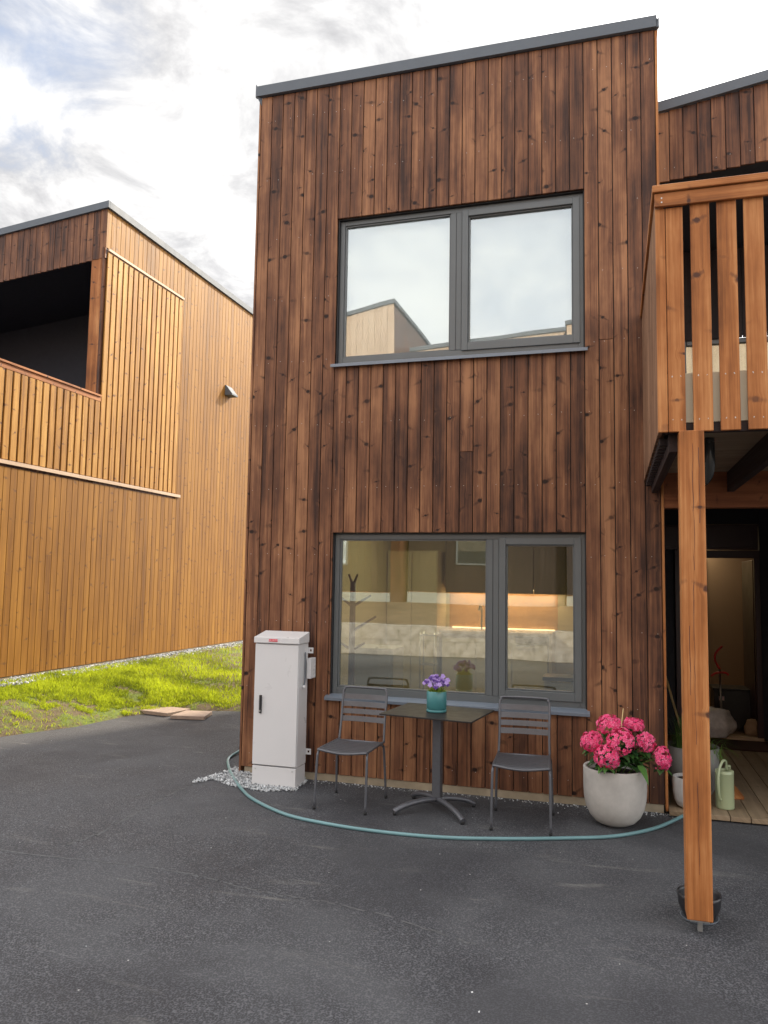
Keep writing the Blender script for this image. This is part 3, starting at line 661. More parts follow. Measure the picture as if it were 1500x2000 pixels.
# draped armchair at the right edge
ch = thing('armchair', 'slate blue covered armchair at the right edge of the lower window', 'armchair', (3.05, 1.5, 0.095))
w = MB(); w.poly([(2.80, 1.3, 0.10), (2.90, 1.3, 0.75), (2.98, 1.3, 0.98), (3.10, 1.3, 1.08), (3.40, 1.3, 1.10), (3.44, 1.3, 0.10)], (0, 0.35, 0)); w.build('backrest', M['slate'], ch, 0.04, 4)
w = MB(); w.box((2.84, 1.66, 0.10), (3.42, 2.1, 0.55)); w.build('seat', M['slate'], ch, 0.04, 4)
sh = thing('shelf_trolley', 'slim steel shelf trolley standing beside the kitchen counter', 'trolley', (0.80, 3.0, 0.095))
for x in (0.95, 1.13):
    for y in (2.9, 3.1): w = MB(); w.tube([(x, y, 0.10), (x, y, 1.12)], 0.009, 8); w.build('upright', M['steel'], sh)
for z in (0.35, 0.72, 1.08): w = MB(); w.box((0.94, 2.89, z), (1.14, 3.11, z+0.012)); w.build('shelf', M['steel'], sh)

# ------------------------------------------------------------------ the honey coloured house on the left
XL = -4.14
hl = thing('timber_house', 'honey coloured timber house with slatted terrace screen beside the grass', 'house', (XL-3, 5, 0.4))
slope = 0.106
w = MB(); clad_wall(w, -0.6, 3.21, 0.46, 3.12, XL, [], 'y', face=1, nails=False, pitch=0.12, butts=True, mi=0, gap=0.0062)
clad_wall(w, 3.215, 10.0, 0.46, 7.37, XL, [(3.2, 5.44, 3.12, 6.76)], 'y', face=1, nails=False, pitch=0.12, butts=True, gap=0.0062)
w.build('gable_wall', [M['honey'], NAIL], hl, 0.0025, 1)
w = MB(); clad_wall(w, 3.2, 5.44, 3.12, 6.76, XL-0.025, [], 'y', face=1, nails=False, pitch=0.12, butts=False, tr=(0, .3)); clad_wall(w, -0.6, 3.2, 3.12, 4.30, XL-0.07, [], 'y', face=1, nails=False, pitch=0.12, tr=(0, .3))
w.box((XL-0.13, -0.55, 3.14), (XL-0.094, 3.42, 4.34)); w.build('screen_backing', [M['clad'], NAIL], hl)
w = MB(); w.box((XL-7, -0.6, 0.44), (XL-0.03, 3.18, 3.13)); w.box((XL-7, 3.26, 0.44), (XL-0.06, 10, 3.13)); w.box((XL-7, 5.2, 3.14), (XL-0.03, 10, 6.6)); w.box((XL-0.12, 3.26, 6.61), (XL-0.03, 10, 7.44)); w.box((XL-7, -0.55, 3.14), (XL-0.32, 3.2, 3.3))
w.box((XL-0.20, 3.41, 3.14), (XL-0.08, 5.19, 6.9)); w.build('wall_core', M['darkwall'], hl)
w = MB(); clad_wall(w, XL-6.5, XL, 6.40, 7.35, 3.215, [], 'x', face=-1, nails=False, topf=lambda u: 7.37+slope*(u-XL), botf=lambda u: 6.60+slope*(u-XL), tr=(0, .7), butts=False)
w.build('front_fascia', [M['clad'], NAIL], hl, 0.002, 1)
w = MB(); yb_ = 3.24
w.poly([(XL-0.01, yb_, 6.60), (XL-0.01, yb_, 7.43), (XL-7, yb_, 7.43-slope*7), (XL-7, yb_, 6.60-slope*7)], (0, 0.03, 0))
w.poly([(XL-0.13, yb_+0.04, 6.70), (XL-0.13, yb_+0.04, 7.43), (XL-7, yb_+0.04, 7.43-slope*7), (XL-7, yb_+0.04, 6.70-slope*7)], (0, 6.6, 0)); w.build('roof', M['darkwall'], hl)
w = MB()
w.poly([(XL+0.04, 3.18, 7.375), (XL+0.04, 3.18, 7.485), (XL-7, 3.18, 7.485-slope*7), (XL-7, 3.18, 7.375-slope*7)], (0, 0.034, 0))
w.box((XL+0.002, 3.216, 7.375), (XL+0.04, 10.05, 7.485)); w.build('roof_trim', M['trim'], hl, 0.002, 1)
w = MB(); w.box((XL-0.25, 3.222, 4.3), (XL-0.026, 3.40, 6.60), 0.4); w.build('corner_post', M['fir'], hl, 0.003)
# slatted screen and railing
w = MB(); y = 3.265
while y < 5.44: w.box((XL-0.010, y, 3.21), (XL+0.012, y+0.104, 6.70), tn()); y += 0.1365
w.build('slatted_screen', M['batten'], hl, 0.0025, 1)
w = MB(); y = -0.55
while y < 3.20: w.box((XL-0.010, y, 3.21), (XL+0.012, y+0.104, 4.36), tn()); y += 0.1365
w.build('terrace_railing', M['batten'], hl, 0.0025, 1)
w = MB(); w.box((XL-0.012, -0.6, 4.362), (XL+0.016, 3.25, 4.43), 0.6); w.box((XL-0.05, -0.6, 4.432), (XL+0.035, 3.24, 4.462), 0.5); w.build('top_rail', M['fir'], hl, 0.003, 1)
w = MB(); w.box((XL+0.002, -0.6, 3.150), (XL+0.030, 5.56, 3.20), 0.5); w.build('cover_strip', M['pale'], hl, 0.002, 1); w = MB(); w.box((XL+0.002, 3.26, 6.715), (XL+0.030, 5.44, 6.755), 0.5); w.build('cover_strip', M['pale'], hl, 0.002, 1)
w = MB(); w.box((XL-0.14, -0.55, 0.1), (XL-0.012, 10, 0.455)); w.build('foundation', M['concrete'], hl)
w = MB(); w.box((XL-7, -0.55, 0.0), (XL-6.5, 10, 7.0)); w.box((XL-7, 9.96, 0), (XL-0.02, 10.0, 6.9)); w.build('far_wall', M['clad'], hl)
# vent hood: a wedge with its open end down
w = MB(); w.poly([(XL, 7.10, 5.37), (XL+0.16, 7.10, 5.37), (XL+0.16, 7.10, 5.40), (XL+0.02, 7.10, 5.575), (XL, 7.10, 5.575)], (0, 0.25, 0)); w.build('vent_hood', M['trim'], hl, 0.003, 1)
# dark window inside the loggia
w = MB(); w.box((XL-3.8, 5.17, 3.7), (XL-0.5, 5.19, 4.9), mi=1); w.box((XL-3.7, 5.160, 3.78), (XL-0.6, 5.168, 4.82), mi=0); w.build('window', [M['mirror'], M['frame']], hl)

# ------------------------------------------------------------------ the neighbour on the right
nb = thing('timber_house', 'neighbouring timber house at the right edge with balcony, open door and dark porch', 'house', (5.4, 2, 0))
sl2 = 0.125
w = MB(); clad_wall(w, 3.665, 7.6, 5.4, 6.2, 0.69, [], 'x', topf=lambda u: 6.095+sl2*1.3*(u-3.665), botf=lambda u: 5.436+0.096*(u-3.66), butts=False); w.build('upper_wall', [M['clad'], NAIL], nb, 0.002, 1)
w = MB(); w.poly([(3.668, 0.65, 6.095), (3.668, 0.65, 6.19), (7.7, 0.65, 6.19+sl2*1.3*4.03), (7.7, 0.65, 6.095+sl2*1.3*4.03)], (0, 0.036, 0)); w.build('roof_trim', M['trim'], nb)
w = MB(); w.poly([(3.668, 0.715, 5.46), (3.668, 0.715, 6.16), (7.7, 0.715, 6.80), (7.7, 0.715, 5.85)], (0, 5.5, 0)); w.build('roof', M['darkwall'], nb)
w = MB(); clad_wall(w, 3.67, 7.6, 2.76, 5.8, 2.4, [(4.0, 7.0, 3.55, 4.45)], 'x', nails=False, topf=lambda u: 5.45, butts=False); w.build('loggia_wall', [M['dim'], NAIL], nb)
w = MB(); w.box((3.67, 2.55, 0.0), (3.75, 6.2, 5.4)); w.box((7.5, 0.7, 0), (7.6, 6.2, 5.45)); w.box((3.67, 6.1, 0.0), (7.6, 6.2, 5.45)); w.box((4.0, 2.6, 3.5), (7.0, 2.62, 4.5)); w.build('wall_core', M['darkwall'], nb)
w = MB(); w.box((4.0, 2.425, 3.55), (4.05, 2.5, 4.45)); w.box((6.95, 2.425, 3.55), (7.0, 2.5, 4.45)); w.box((4.055, 2.425, 4.40), (6.945, 2.5, 4.45)); w.box((4.055, 2.425, 3.55), (6.945, 2.5, 3.60)); w.box((5.1, 2.43, 3.61), (5.17, 2.5, 4.39))
win = w.build('window', M['frame'], nb, 0.003); p = MB(); p.box((4.05, 2.46, 3.60), (6.95, 2.465, 4.40)); p.build('pane', M['glass'], win); p = MB(); p.box((4.05, 2.52, 3.58), (6.95, 2.53, 4.42)); p.build('blind_or_sky_stand_in', M['blind_or_sky_stand_in'], win)  # pale sheet added so the pane looks white with reflected sky
# balcony
w = MB(); w.box((3.53, -2.04, 2.66), (7.6, 2.39, 2.75), along=0); bal = w.build('balcony', M['deck'], nb, 0.003); bal['label'] = 'slatted timber balcony on a single post'
w = MB(); w.box((3.501, -2.122, 2.60), (3.553, -2.10, 3.866), 0.7); w.box((3.556, -2.122, 2.60), (3.645, -2.10, 3.866), 0.6)
x = 3.684
while x < 7.5: w.box((x, -2.122, 2.60), (x+0.099, -2.10, 3.878), tn(0.1, 1.0)); x += 0.1355
for xx in [3.60]+[3.7335+0.1355*i for i in range(26)]:
    for z in (2.665, 2.905):
        for d_ in (-0.022, 0.022):
            k = len(w.v); 
            for q8 in range(6): an = q8*math.pi/3; w.v.append((xx+d_+0.0036*math.cos(an), -2.1235, z+tn(-0.004, 0.004)+0.0036*math.sin(an)))
            w.face(list(range(k, k+6)), None, 0.5, 1)
w.build('front_slats', [M['fir'], M['steel']], bal, 0.003, 1)
w = MB(); w.box((3.498, -2.146, 3.868), (7.6, -2.124, 3.945), 0.5); w.box((3.486, -2.16, 3.948), (7.6, -2.03, 3.988), 0.7); w.box((3.486, -2.028, 3.948), (3.555, -0.005, 3.988), 0.5)
for d_ in (0.006, 0.03): k = len(w.v); [w.v.append((3.535+0.005*math.cos(q*math.pi/3), -2.1475, 3.885+d_+0.005*math.sin(q*math.pi/3))) for q in range(6)]; w.face(list(range(k, k+6)), None, 0.5, 1)
w.build('top_rail', [M['fir'], M['steel']], bal, 0.003, 1)
w = MB(); y = -2.098
while y < -0.03: w.box((3.502, y, 2.60), (3.524, min(y+0.093, -0.004), 3.945), tn(0.0, 1.0)); y += 0.1
w.build('side_slats', M['lilac'], bal, 0.002, 1)
w = MB(); w.box((3.53, -2.085, 2.655), (7.6, -2.062, 2.93)); w.build('rim_board', M['rimboard'], bal, 0.002)
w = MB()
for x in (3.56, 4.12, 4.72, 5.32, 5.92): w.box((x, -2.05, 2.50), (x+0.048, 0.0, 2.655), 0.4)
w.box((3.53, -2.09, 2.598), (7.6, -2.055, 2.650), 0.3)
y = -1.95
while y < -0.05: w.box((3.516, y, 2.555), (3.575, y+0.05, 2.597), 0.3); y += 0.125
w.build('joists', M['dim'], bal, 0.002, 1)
w = MB(); w.box((3.605, -2.165, 0.072), (3.730, -2.035, 2.598), 0.62, (11.3, 52.4)); 
for (x, za, zb_) in ((3.668, 0.3, 0.75), (3.664, 0.95, 1.75), (3.670, 1.85, 2.5), (3.700, 2.1, 2.45), (3.640, 1.2, 1.5)):
    z = za; xx = x
    while z < zb_:
        l_ = tn(0.04, 0.09); x2 = x+tn(-0.003, 0.003); k = len(w.v); ww = tn(0.0005, 0.0014)
        w.v += [(xx-ww, -2.1657, z), (xx+ww, -2.1657, z), (x2+ww, -2.1657, z+l_), (x2-ww, -2.1657, z+l_)]; w.face([k, k+1, k+2, k+3], None, 0.5, 1); z += l_; xx = x2
ps = w.build('post', [M['fir'], M['burgundy']], nb, 0.005, 2)
w = MB(); w.box((3.660, -2.110, 0.0), (3.684, -2.086, 0.070)); w.box((3.62, -2.15, 0.060), (3.715, -2.05, 0.0715)); w.build('post_foot', M['steel'], ps, 0.002)
w = MB(); w.box((3.632, -0.0, 2.378), (7.6, 0.11, 2.708), 0.5); w.build('beam', M['glulam'], nb, 0.004)
w = MB(); w.tube(smoothpath([(3.82, -1.55, 2.655), (3.82, -1.55, 2.56), (3.82, -1.52, 2.46), (3.785, -1.46, 2.405), (3.73, -1.44, 2.43), (3.70, -1.44, 2.50), (3.70, -1.44, 2.60)], 6), 0.034, 16); w.build('drain_pipe', M['insul'], nb)
# porch
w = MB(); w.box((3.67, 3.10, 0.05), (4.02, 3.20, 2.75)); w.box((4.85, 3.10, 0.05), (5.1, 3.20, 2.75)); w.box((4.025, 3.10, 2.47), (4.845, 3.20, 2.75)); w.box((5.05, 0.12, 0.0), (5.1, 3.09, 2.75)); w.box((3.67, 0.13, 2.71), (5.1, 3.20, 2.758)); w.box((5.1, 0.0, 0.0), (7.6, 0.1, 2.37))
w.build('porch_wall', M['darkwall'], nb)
w = MB(); w.box((3.78, 3.06, 2.17), (4.83, 3.095, 2.46)); w.box((4.78, 3.04, 0.05), (4.84, 3.095, 2.165)); w.box((3.94, 3.04, 0.05), (4.01, 3.095, 2.165)); w.box((3.94, 3.035, 2.075), (4.84, 3.055, 2.165)); w.box((3.80, 3.045, 2.20), (4.77, 3.058, 2.44))
dr = w.build('door_frame', M['burgundy'], nb, 0.004)
w = MB(); w.box((4.79, 3.22, 0.08), (4.84, 4.0, 2.06)); w.build('door', M['burgundy'], dr, 0.004)
w = MB(); w.box((3.95, 3.03, 0.05), (4.84, 3.10, 0.085), along=0, tone=0.9); w.build('threshold', M['pale'], nb, 0.003)
w = MB(); w.box((3.8, 3.2, 0.0), (5.3, 5.3, 0.075)); w.build('hall_floor', M['parquet'], nb)
w = MB(); w.box((4.50, 5.2, 0.08), (5.3, 5.25, 2.5)); w.box((3.75, 5.4, 0.08), (4.49, 5.45, 2.5)); w.box((5.3, 3.2, 0.08), (5.35, 5.3, 2.5)); w.box((3.76, 3.2, 0.08), (3.80, 5.4, 2.5)); w.box((3.8, 3.2, 2.5), (5.3, 5.45, 2.55)); w.build('hall_wall', M['hallwall'], nb)
w = MB(); w.box((4.10, 5.35, 0.08), (4.42, 5.39, 2.05)); w.box((4.45, 5.16, 0.08), (4.495, 5.40, 2.15)); w.build('inner_door', M['plaster'], nb, 0.004)
ld = bpy.data.lights.new('hall_lamp', 'AREA'); lo = bpy.data.objects.new('hall_lamp', ld); C.objects.link(lo); ld.size = 0.3; ld.energy = 1.6; ld.color = (1.0, 0.80, 0.5); lo.location = (4.3, 4.9, 2.45); lo.parent = nb; lo.matrix_parent_inverse = Matrix.Translation(nb.location).inverted()

dk = MB(); x = 3.655
while x < 5.03: dk.box((x, -0.085, 0.012), (x+0.138, 3.02, 0.048), tn(0.2, 0.8)); x += 0.1435
tag(dk.build('deck', M['deck'], None, 0.003, 1), 'pale timber plank deck under the neighbouring porch', 'deck')
w = MB(); w.box((4.05, 2.45, 0.050), (4.95, 2.98, 0.062)); tag(w.build('door_mat', M['matb'], None, 0.004), 'dark red brown mat in front of the open door', 'door mat')

# ------------------------------------------------------------------ utility cabinet
uc = thing('utility_cabinet', 'tall white metal utility cabinet standing against the dark brown wall', 'utility cabinet', (0.48, -0.22, 0))
X0, X1, YF, YB = 0.268, 0.675, -0.335, -0.115
w = MB(); w.box((X0, YF+0.022, 0.17), (X1, YB, 1.205)); w.build('cabinet_body', M['white'], uc, 0.004)
w = MB(); w.box((X0+0.002, YF, 0.178), (X1-0.002, YF+0.020, 1.198)); w.build('door', M['white'], uc, 0.004)
w = MB(); w.poly([(X0-0.008, YF-0.012, 1.208), (X0-0.008, YF-0.012, 1.258), (X0-0.008, YB+0.002, 1.300), (X0-0.008, YB+0.002, 1.208)], (X1-X0+0.016, 0, 0)); w.build('lid', M['white'], uc, 0.004)
w = MB(); w.box((X0+0.003, YF+0.004, 0.0), (X1-0.003, YB-0.003, 0.166)); w.build('plinth', M['white'], uc, 0.003)
for x in (X0+0.028, X1-0.038): w = MB(); w.box((x, YF+0.0025, 0.135), (x+0.010, YF+0.0040, 0.145)); w.build('screw', M['steel'], uc)
w = MB(); w.box((0.325, YF-0.016, 0.610), (0.349, YF-0.001, 0.765)); hd = w.build('handle', M['black'], uc, 0.006, 3)
w = MB(); w.box((0.331, YF-0.020, 0.655), (0.343, YF-0.0165, 0.750)); w.build('grip', M['black'], hd, 0.003); w = MB(); w.box((0.333, YF-0.019, 0.622), (0.342, YF-0.0165, 0.638)); w.build('lock', M['steel'], hd, 0.001)
w = MB(); w.box((0.402, YF-0.0155, 1.222), (0.484, YF-0.0125, 1.244)); lb = w.build('label', M['red'], uc, 0.001)
# the red label carries a row of tiny white letters
tx = bpy.data.curves.new('letters', 'FONT'); tx.body = 'GEL-BOCH'; tx.size = 0.0175; tx.align_x = 'CENTER'; tx.align_y = 'CENTER'; tx.extrude = 0.0002
tmp = bpy.data.objects.new('tmp_letters', tx); C.objects.link(tmp); dg = bpy.context.evaluated_depsgraph_get(); me = bpy.data.meshes.new_from_object(tmp.evaluated_get(dg)); bpy.data.objects.remove(tmp)
me.materials.clear(); me.materials.append(M['ink']); lt = bpy.data.objects.new('letters', me); C.objects.link(lt); me.transform(Matrix.Translation((0.443, YF-0.0162, 1.2325)) @ Matrix.Rotation(rad(90), 4, 'X')); lt.parent = lb; 
lt.matrix_parent_inverse = Matrix.Identity(4)
for z in (0.245, 1.115):
    w = MB(); w.box((X1+0.001, YB-0.09, z), (X1+0.004, YB-0.004, z+0.05)); w.box((X1+0.005, YB-0.006, z), (X1+0.018, YB-0.003, z+0.05)); w.box((X1+0.0185, YB-0.006, z), (X1+0.05, YB-0.003, z+0.016)); w.box((X1+0.0185, YB-0.006, z+0.034), (X1+0.05, YB-0.003, z+0.05)); w.box((X1+0.034, YB-0.006, z+0.0165), (X1+0.05, YB-0.003, z+0.0335)); w.build('wall_bracket', M['ink'] if False else M['white'], uc, 0.001)
w = MB(); w.box((X1+0.012, YB-0.06, 0.90), (X1+0.050, YB+0.06, 1.075)); jb = w.build('meter_box', M['white'], uc, 0.004)
w = MB(); w.tube(smoothpath([(X1+0.012, YB-0.09, 1.13), (X1+0.014, YB-0.10, 1.0), (X1+0.013, YB-0.095, 0.88), (X1+0.010, YB-0.12, 0.84)], 5), 0.006, 8); w.build('cable', M['trim'], jb)
w = MB(); w.tube([(X1+0.004, YB-0.12, 0.838), (X1+0.03, YB-0.12, 0.838)], 0.014, 12); w.build('cable_gland', M['white'], jb)

# ------------------------------------------------------------------ chairs
def make_chair():
    t = thing('bistro_chair', 'x', 'chair', (0, 0, 0), local=True)
    hw = 0.195
    g_ = M['graphite']
    # back loop and rear uprights, y+ is the back
    w = MB(); pts = [(-hw, 0.215, 0.44), (-hw+0.004, 0.245, 0.60), (-hw+0.002, 0.285, 0.80), (-hw+0.012, 0.293, 0.842), (-hw+0.045, 0.298, 0.862)]
    path = smoothpath(pts+[(-p[0], p[1], p[2]) for p in pts[::-1]], 6); w.tube(path, 0.0095, 12); w.build('back_frame', g_, t)
    for k, (z0, z1) in enumerate(((0.765, 0.808), (0.706, 0.748), (0.648, 0.689), (0.588, 0.631))):
        w = MB(); N = 10
        for i in range(N+1):
            u = -1+2*i/N; x = u*(hw-0.004)
            for (z, o_) in ((z0, 0), (z1, 0), (z1, 1), (z0, 1)):
                y = 0.215+(z-0.44)*0.195+0.016*(1-u*u)+(0.0025 if o_ else 0); w.v.append((x, y, z))
        for i in range(N):
            a = i*4
            for k2 in range(4): w.face([a+k2, a+4+k2, a+4+(k2+1) % 4, a+(k2+1) % 4], None, 0.5, 0, False)
        w.face([0, 1, 2, 3]); w.face([N*4+3, N*4+2, N*4+1, N*4]); w.build('back_slat', g_, t, 0.001, 1)
    # seat: side rails and cross slats dished in the middle
    w = MB(); N = 12; ns = 9
    for s_ in range(ns):
        y0 = -0.235+s_*0.0495; y1 = y0+0.0395; base = len(w.v)
        for i in range(N+1):
            u = -1+2*i/N; dz = -0.014*(1-u*u) - (0.010 if s_ == 0 else 0); dz2 = -0.014*(1-u*u)
            x = u*(hw+0.002)
            w.v += [(x, y0, 0.452+dz), (x, y1, 0.452+dz2), (x, y1, 0.449+dz2), (x, y0, 0.449+dz)]
        for i in range(N):
            a = base+i*4
            for k2 in range(4): w.face([a+k2, a+4+k2, a+4+(k2+1) % 4, a+(k2+1) % 4])
        w.face([base, base+1, base+2, base+3]); w.face([base+N*4+3, base+N*4+2, base+N*4+1, base+N*4])
    w.build('seat', g_, t)
    w = MB(); P = [(-hw, 0.22, 0.447), (-hw-0.002, 0.0, 0.447), (-hw-0.004, -0.20, 0.447), (-hw+0.02, -0.238, 0.445), (0, -0.242, 0.428), (hw-0.02, -0.238, 0.445), (hw+0.004, -0.20, 0.447), (hw+0.002, 0, 0.447), (hw, 0.22, 0.447)]
    w.tube(smoothpath(P, 6), 0.009, 10); w.tube([(-hw, 0.205, 0.440), (hw, 0.205, 0.440)], 0.008, 10); w.build('seat_frame', g_, t)
    for s_ in (-1, 1):
        w = MB(); w.tube(smoothpath([(s_*(hw-0.002), -0.10, 0.446), (s_*(hw+0.002), -0.19, 0.442), (s_*(hw+0.007), -0.222, 0.415), (s_*(hw+0.010), -0.232, 0.36), (s_*(hw+0.014), -0.262, 0.012)], 6), 0.0098, 12)
        l = w.build('leg', g_, t); w = MB(); w.tube([(s_*(hw+0.014), -0.262, 0.0), (s_*(hw+0.014), -0.262, 0.022)], 0.012, 10); w.build('foot_cap', M['rubber'], l)
        w = MB(); w.tube(smoothpath([(s_*(hw+0.001), 0.12, 0.440), (s_*(hw+0.006), 0.175, 0.425), (s_*(hw+0.010), 0.195, 0.36), (s_*(hw+0.022), 0.225, 0.012)], 6), 0.0098, 12)
        l = w.build('leg', g_, t); w = MB(); w.tube([(s_*(hw+0.022), 0.225, 0.0), (s_*(hw+0.022), 0.225, 0.022)], 0.012, 10); w.build('foot_cap', M['rubber'], l)
    return t
def copy_tree(o, parent=None):
    c = o.copy(); C.objects.link(c); c.parent = parent
    if parent: c.matrix_parent_inverse = o.matrix_parent_inverse.copy()
    for k in list(o.children): copy_tree(k, c)
    return c
c1_ = make_chair(); c2_ = copy_tree(c1_)
c1_.location = (1.245, -0.545, 0); c1_.rotation_euler = (0, 0, rad(-1.5)); tag(c1_, 'graphite metal slatted chair beside the white utility cabinet, left of the table', group='metal chairs at the bistro table')
c2_.location = (2.597, -0.575, 0); c2_.rotation_euler = (0, 0, rad(3.5)); tag(c2_, 'graphite metal slatted chair between the table and the pink hydrangea planter', group='metal chairs at the bistro table')

# ------------------------------------------------------------------ table
tb_ = thing('bistro_table', 'small square dark bistro table on a pedestal with four feet', 'table', (1.93, -0.49, 0), rad(-7.5), local=True)
w = MB(); w.box((-0.37, -0.305, 0.735), (0.37, 0.305, 0.747)); w.build('table_top', M['tabletop'], tb_, 0.003)
w = MB(); w.box((-0.05, -0.08, 0.722), (0.05, 0.08, 0.734)); w.box((-0.22, -0.025, 0.717), (0.22, 0.025, 0.7335)); w.build('top_bracket', M['graphite'], tb_, 0.002)
w = MB(); w.box((-0.034, -0.034, 0.09), (0.034, 0.034, 0.716)); w.build('pedestal', M['graphite'], tb_, 0.008, 3)
for k, (dx, dy) in enumerate(((0.30, -0.27), (-0.245, -0.29), (0.24, 0.20), (-0.28, 0.20))):
    w = MB(); P = smoothpath([(0, 0, 0.080), (dx*0.35, dy*0.35, 0.082), (dx*0.75, dy*0.75, 0.060), (dx, dy, 0.026)], 6); w.tube(P, [0.021]*len(P), 10); l = w.build('foot', M['graphite'], tb_)
    w = MB(); w.tube([(dx*0.97, dy*0.97, 0.0), (dx*0.97, dy*0.97, 0.024)], 0.014, 10); w.build('foot_cap', M['rubber'], l)

def petal(mb, c, ax, ay, nrm, L, W, tone, tone2=None, mi=0, cup=0.15):
    k = len(mb.v); c = Vector(c)
    pts = [c, c+ax*L*0.45-ay*W*0.5+nrm*L*cup, c+ax*L-ay*W*0.18+nrm*L*cup*0.6, c+ax*L+ay*W*0.18+nrm*L*cup*0.6, c+ax*L*0.45+ay*W*0.5+nrm*L*cup]
    mb.v += [tuple(p) for p in pts]
    mb.f.append([k, k+1, k+2, k+3, k+4]); mb.uv.extend([(0, 0)]*5); t2 = tone2 if tone2 is not None else tone
    mb.t.extend([tone, tone, t2, t2, tone]); mb.mi.append(mi); mb.sm.append(False)
def basis(nv):
    nv = Vector(nv).normalized(); u = nv.cross(Vector((0, 0, 1)) if abs(nv.z) < 0.95 else Vector((1, 0, 0))).normalized(); return nv, u, nv.cross(u)
def sph():
    while True:
        v = Vector((tn(-1, 1), tn(-1, 1), tn(-1, 1)))
        if 0.05 < v.length < 1: return v.normalized()
def leaf(mb, base, d, L, W, tone, droop=0.35, folds=True):
    """an ovate leaf with a folded midrib, drooping at the tip"""
    d = Vector(d).normalized(); side = d.cross(Vector((0, 0, 1)));
    if side.length < 0.1: side = Vector((1, 0, 0))
    side.normalize(); up = side.cross(d).normalized(); N = 6; k = len(mb.v)
    for i in range(N+1):
        t = i/N; c = Vector(base)+d*L*t-Vector((0, 0, 1))*droop*L*t*t; ww = W*math.sin(math.pi*min(1, t**0.75))*0.5+0.0008
        mb.v += [tuple(c-side*ww+up*ww*0.35), tuple(c), tuple(c+side*ww+up*ww*0.35)]
    for i in range(N):
        a = k+i*3
        mb.face([a, a+1, a+4, a+3], None, tone, 0, True); mb.face([a+1, a+2, a+5, a+4], None, min(1, tone+0.08), 0, True)

# teal pot with violas
pc = Vector((1.920, -0.50, 0.7475)); rp = 0.078
pp = thing('flower_pot', 'teal glazed flower pot standing on the bistro table', 'flower pot', tuple(pc))
w = MB(); w.lathe([(0.0, 0.022), (rp-0.006, 0.022), (rp, 0.028), (rp, 0.158), (rp-0.002, 0.161), (rp-0.007, 0.158), (rp-0.008, 0.13), (0.0, 0.13)], tuple(pc), 48); w.build('pot', M['teal'], pp)
w = MB(); w.lathe([(0.0, 0.0), (rp-0.004, 0.0), (rp+0.001, 0.005), (rp+0.001, 0.019), (rp-0.003, 0.021), (0.0, 0.021)], tuple(pc), 48); w.build('saucer', M['teal'], pp)
w = MB(); w.lathe([(0.0, 0.142), (rp-0.010, 0.140), (rp-0.009, 0.131)], tuple(pc), 24); w.build('soil', M['soil'], pp)
vp = thing('viola_plant', 'purple and white violas in the teal pot on the table', 'flowers', tuple(pc+Vector((0, 0, 0.142))))
w = MB()
for i in range(150):
    a = tn(0, 6.28); r_ = rp*math.sqrt(R.random())*0.9; h = 0.158+0.065*(1-r_/rp)*tn(0.3, 1); d = Vector((math.cos(a)*tn(.2, 1), math.sin(a)*tn(.2, 1), tn(0.3, 1.2)))
    leaf(w, pc+Vector((r_*math.cos(a), r_*math.sin(a), h-0.015)), d, tn(0.018, 0.034), tn(0.010, 0.017), tn(0.1, 1), 0.3)
w.build('leaves', M['violeaf'], vp)
fl = MB(); stm = MB()
for i in range(40):
    a = tn(0, 6.28); rr = (R.random()**0.7)*0.10; h = 0.262-0.7*max(0, rr-0.045)+tn(-0.03, 0.014)
    c = pc+Vector((rr*math.cos(a), rr*math.sin(a), h)); nv, u, v_ = basis(Vector((math.cos(a)*0.5+0.12, math.sin(a)*0.5-0.9, 0.35)))
    pur = R.random() < 0.6; s_ = tn(0.017, 0.024)
    stm.tube([tuple(pc+Vector((rr*0.4*math.cos(a), rr*0.4*math.sin(a), 0.142))), tuple(c-nv*0.004)], 0.0011, 5)
    for k in range(5):
        an = math.pi/2+k*2*math.pi/5; ax = u*math.cos(an)+v_*math.sin(an); ay = nv.cross(ax)
        top = k in (0, 1, 4); petal(fl, c+nv*0.001*k, ax, ay, nv, s_*(1 if top else 0.85), s_*0.95, (0.02 if top else 0.45) if pur else 0.9, (0.12 if top else 0.7) if pur else 0.75)
fl.build('blossoms', M['viola'], vp); stm.build('stems', M['reed'], vp)

# big stone planter with hydrangea
hc = Vector((3.256, -0.40, 0.0)); 
pt = thing('planter', 'large pale round bottomed stone planter holding the pink hydrangea', 'planter', tuple(hc))
prof = [(0.0, 0.0), (0.075, 0.0), (0.10, 0.006), (0.145, 0.030), (0.182, 0.070), (0.208, 0.125), (0.222, 0.19), (0.227, 0.26), (0.2275, 0.34), (0.2275, 0.408), (0.225, 0.414), (0.206, 0.414), (0.203, 0.408), (0.201, 0.35), (0.0, 0.35)]
w = MB(); w.lathe(prof, tuple(hc), 72); w.build('pot', M['stone_pot'], pt)
w = MB(); w.lathe([(0.0, 0.385), (0.10, 0.378), (0.2015, 0.366), (0.2015, 0.351)], tuple(hc), 40); w.build('soil', M['soil'], pt)
hy = thing('hydrangea', 'hydrangea with bright pink flower heads growing in the pale planter', 'hydrangea', tuple(hc+Vector((0, 0, 0.38))))
def pxz(x, z, y0, y):   # slide a point measured at depth y0 along its view ray to depth y
    cx_, cy_, cz_ = 3.262, -6.559, 1.78; f = (y-cy_)/(y0-cy_); return Vector((cx_+(x-cx_)*f, y, cz_+(z-cz_)*f))
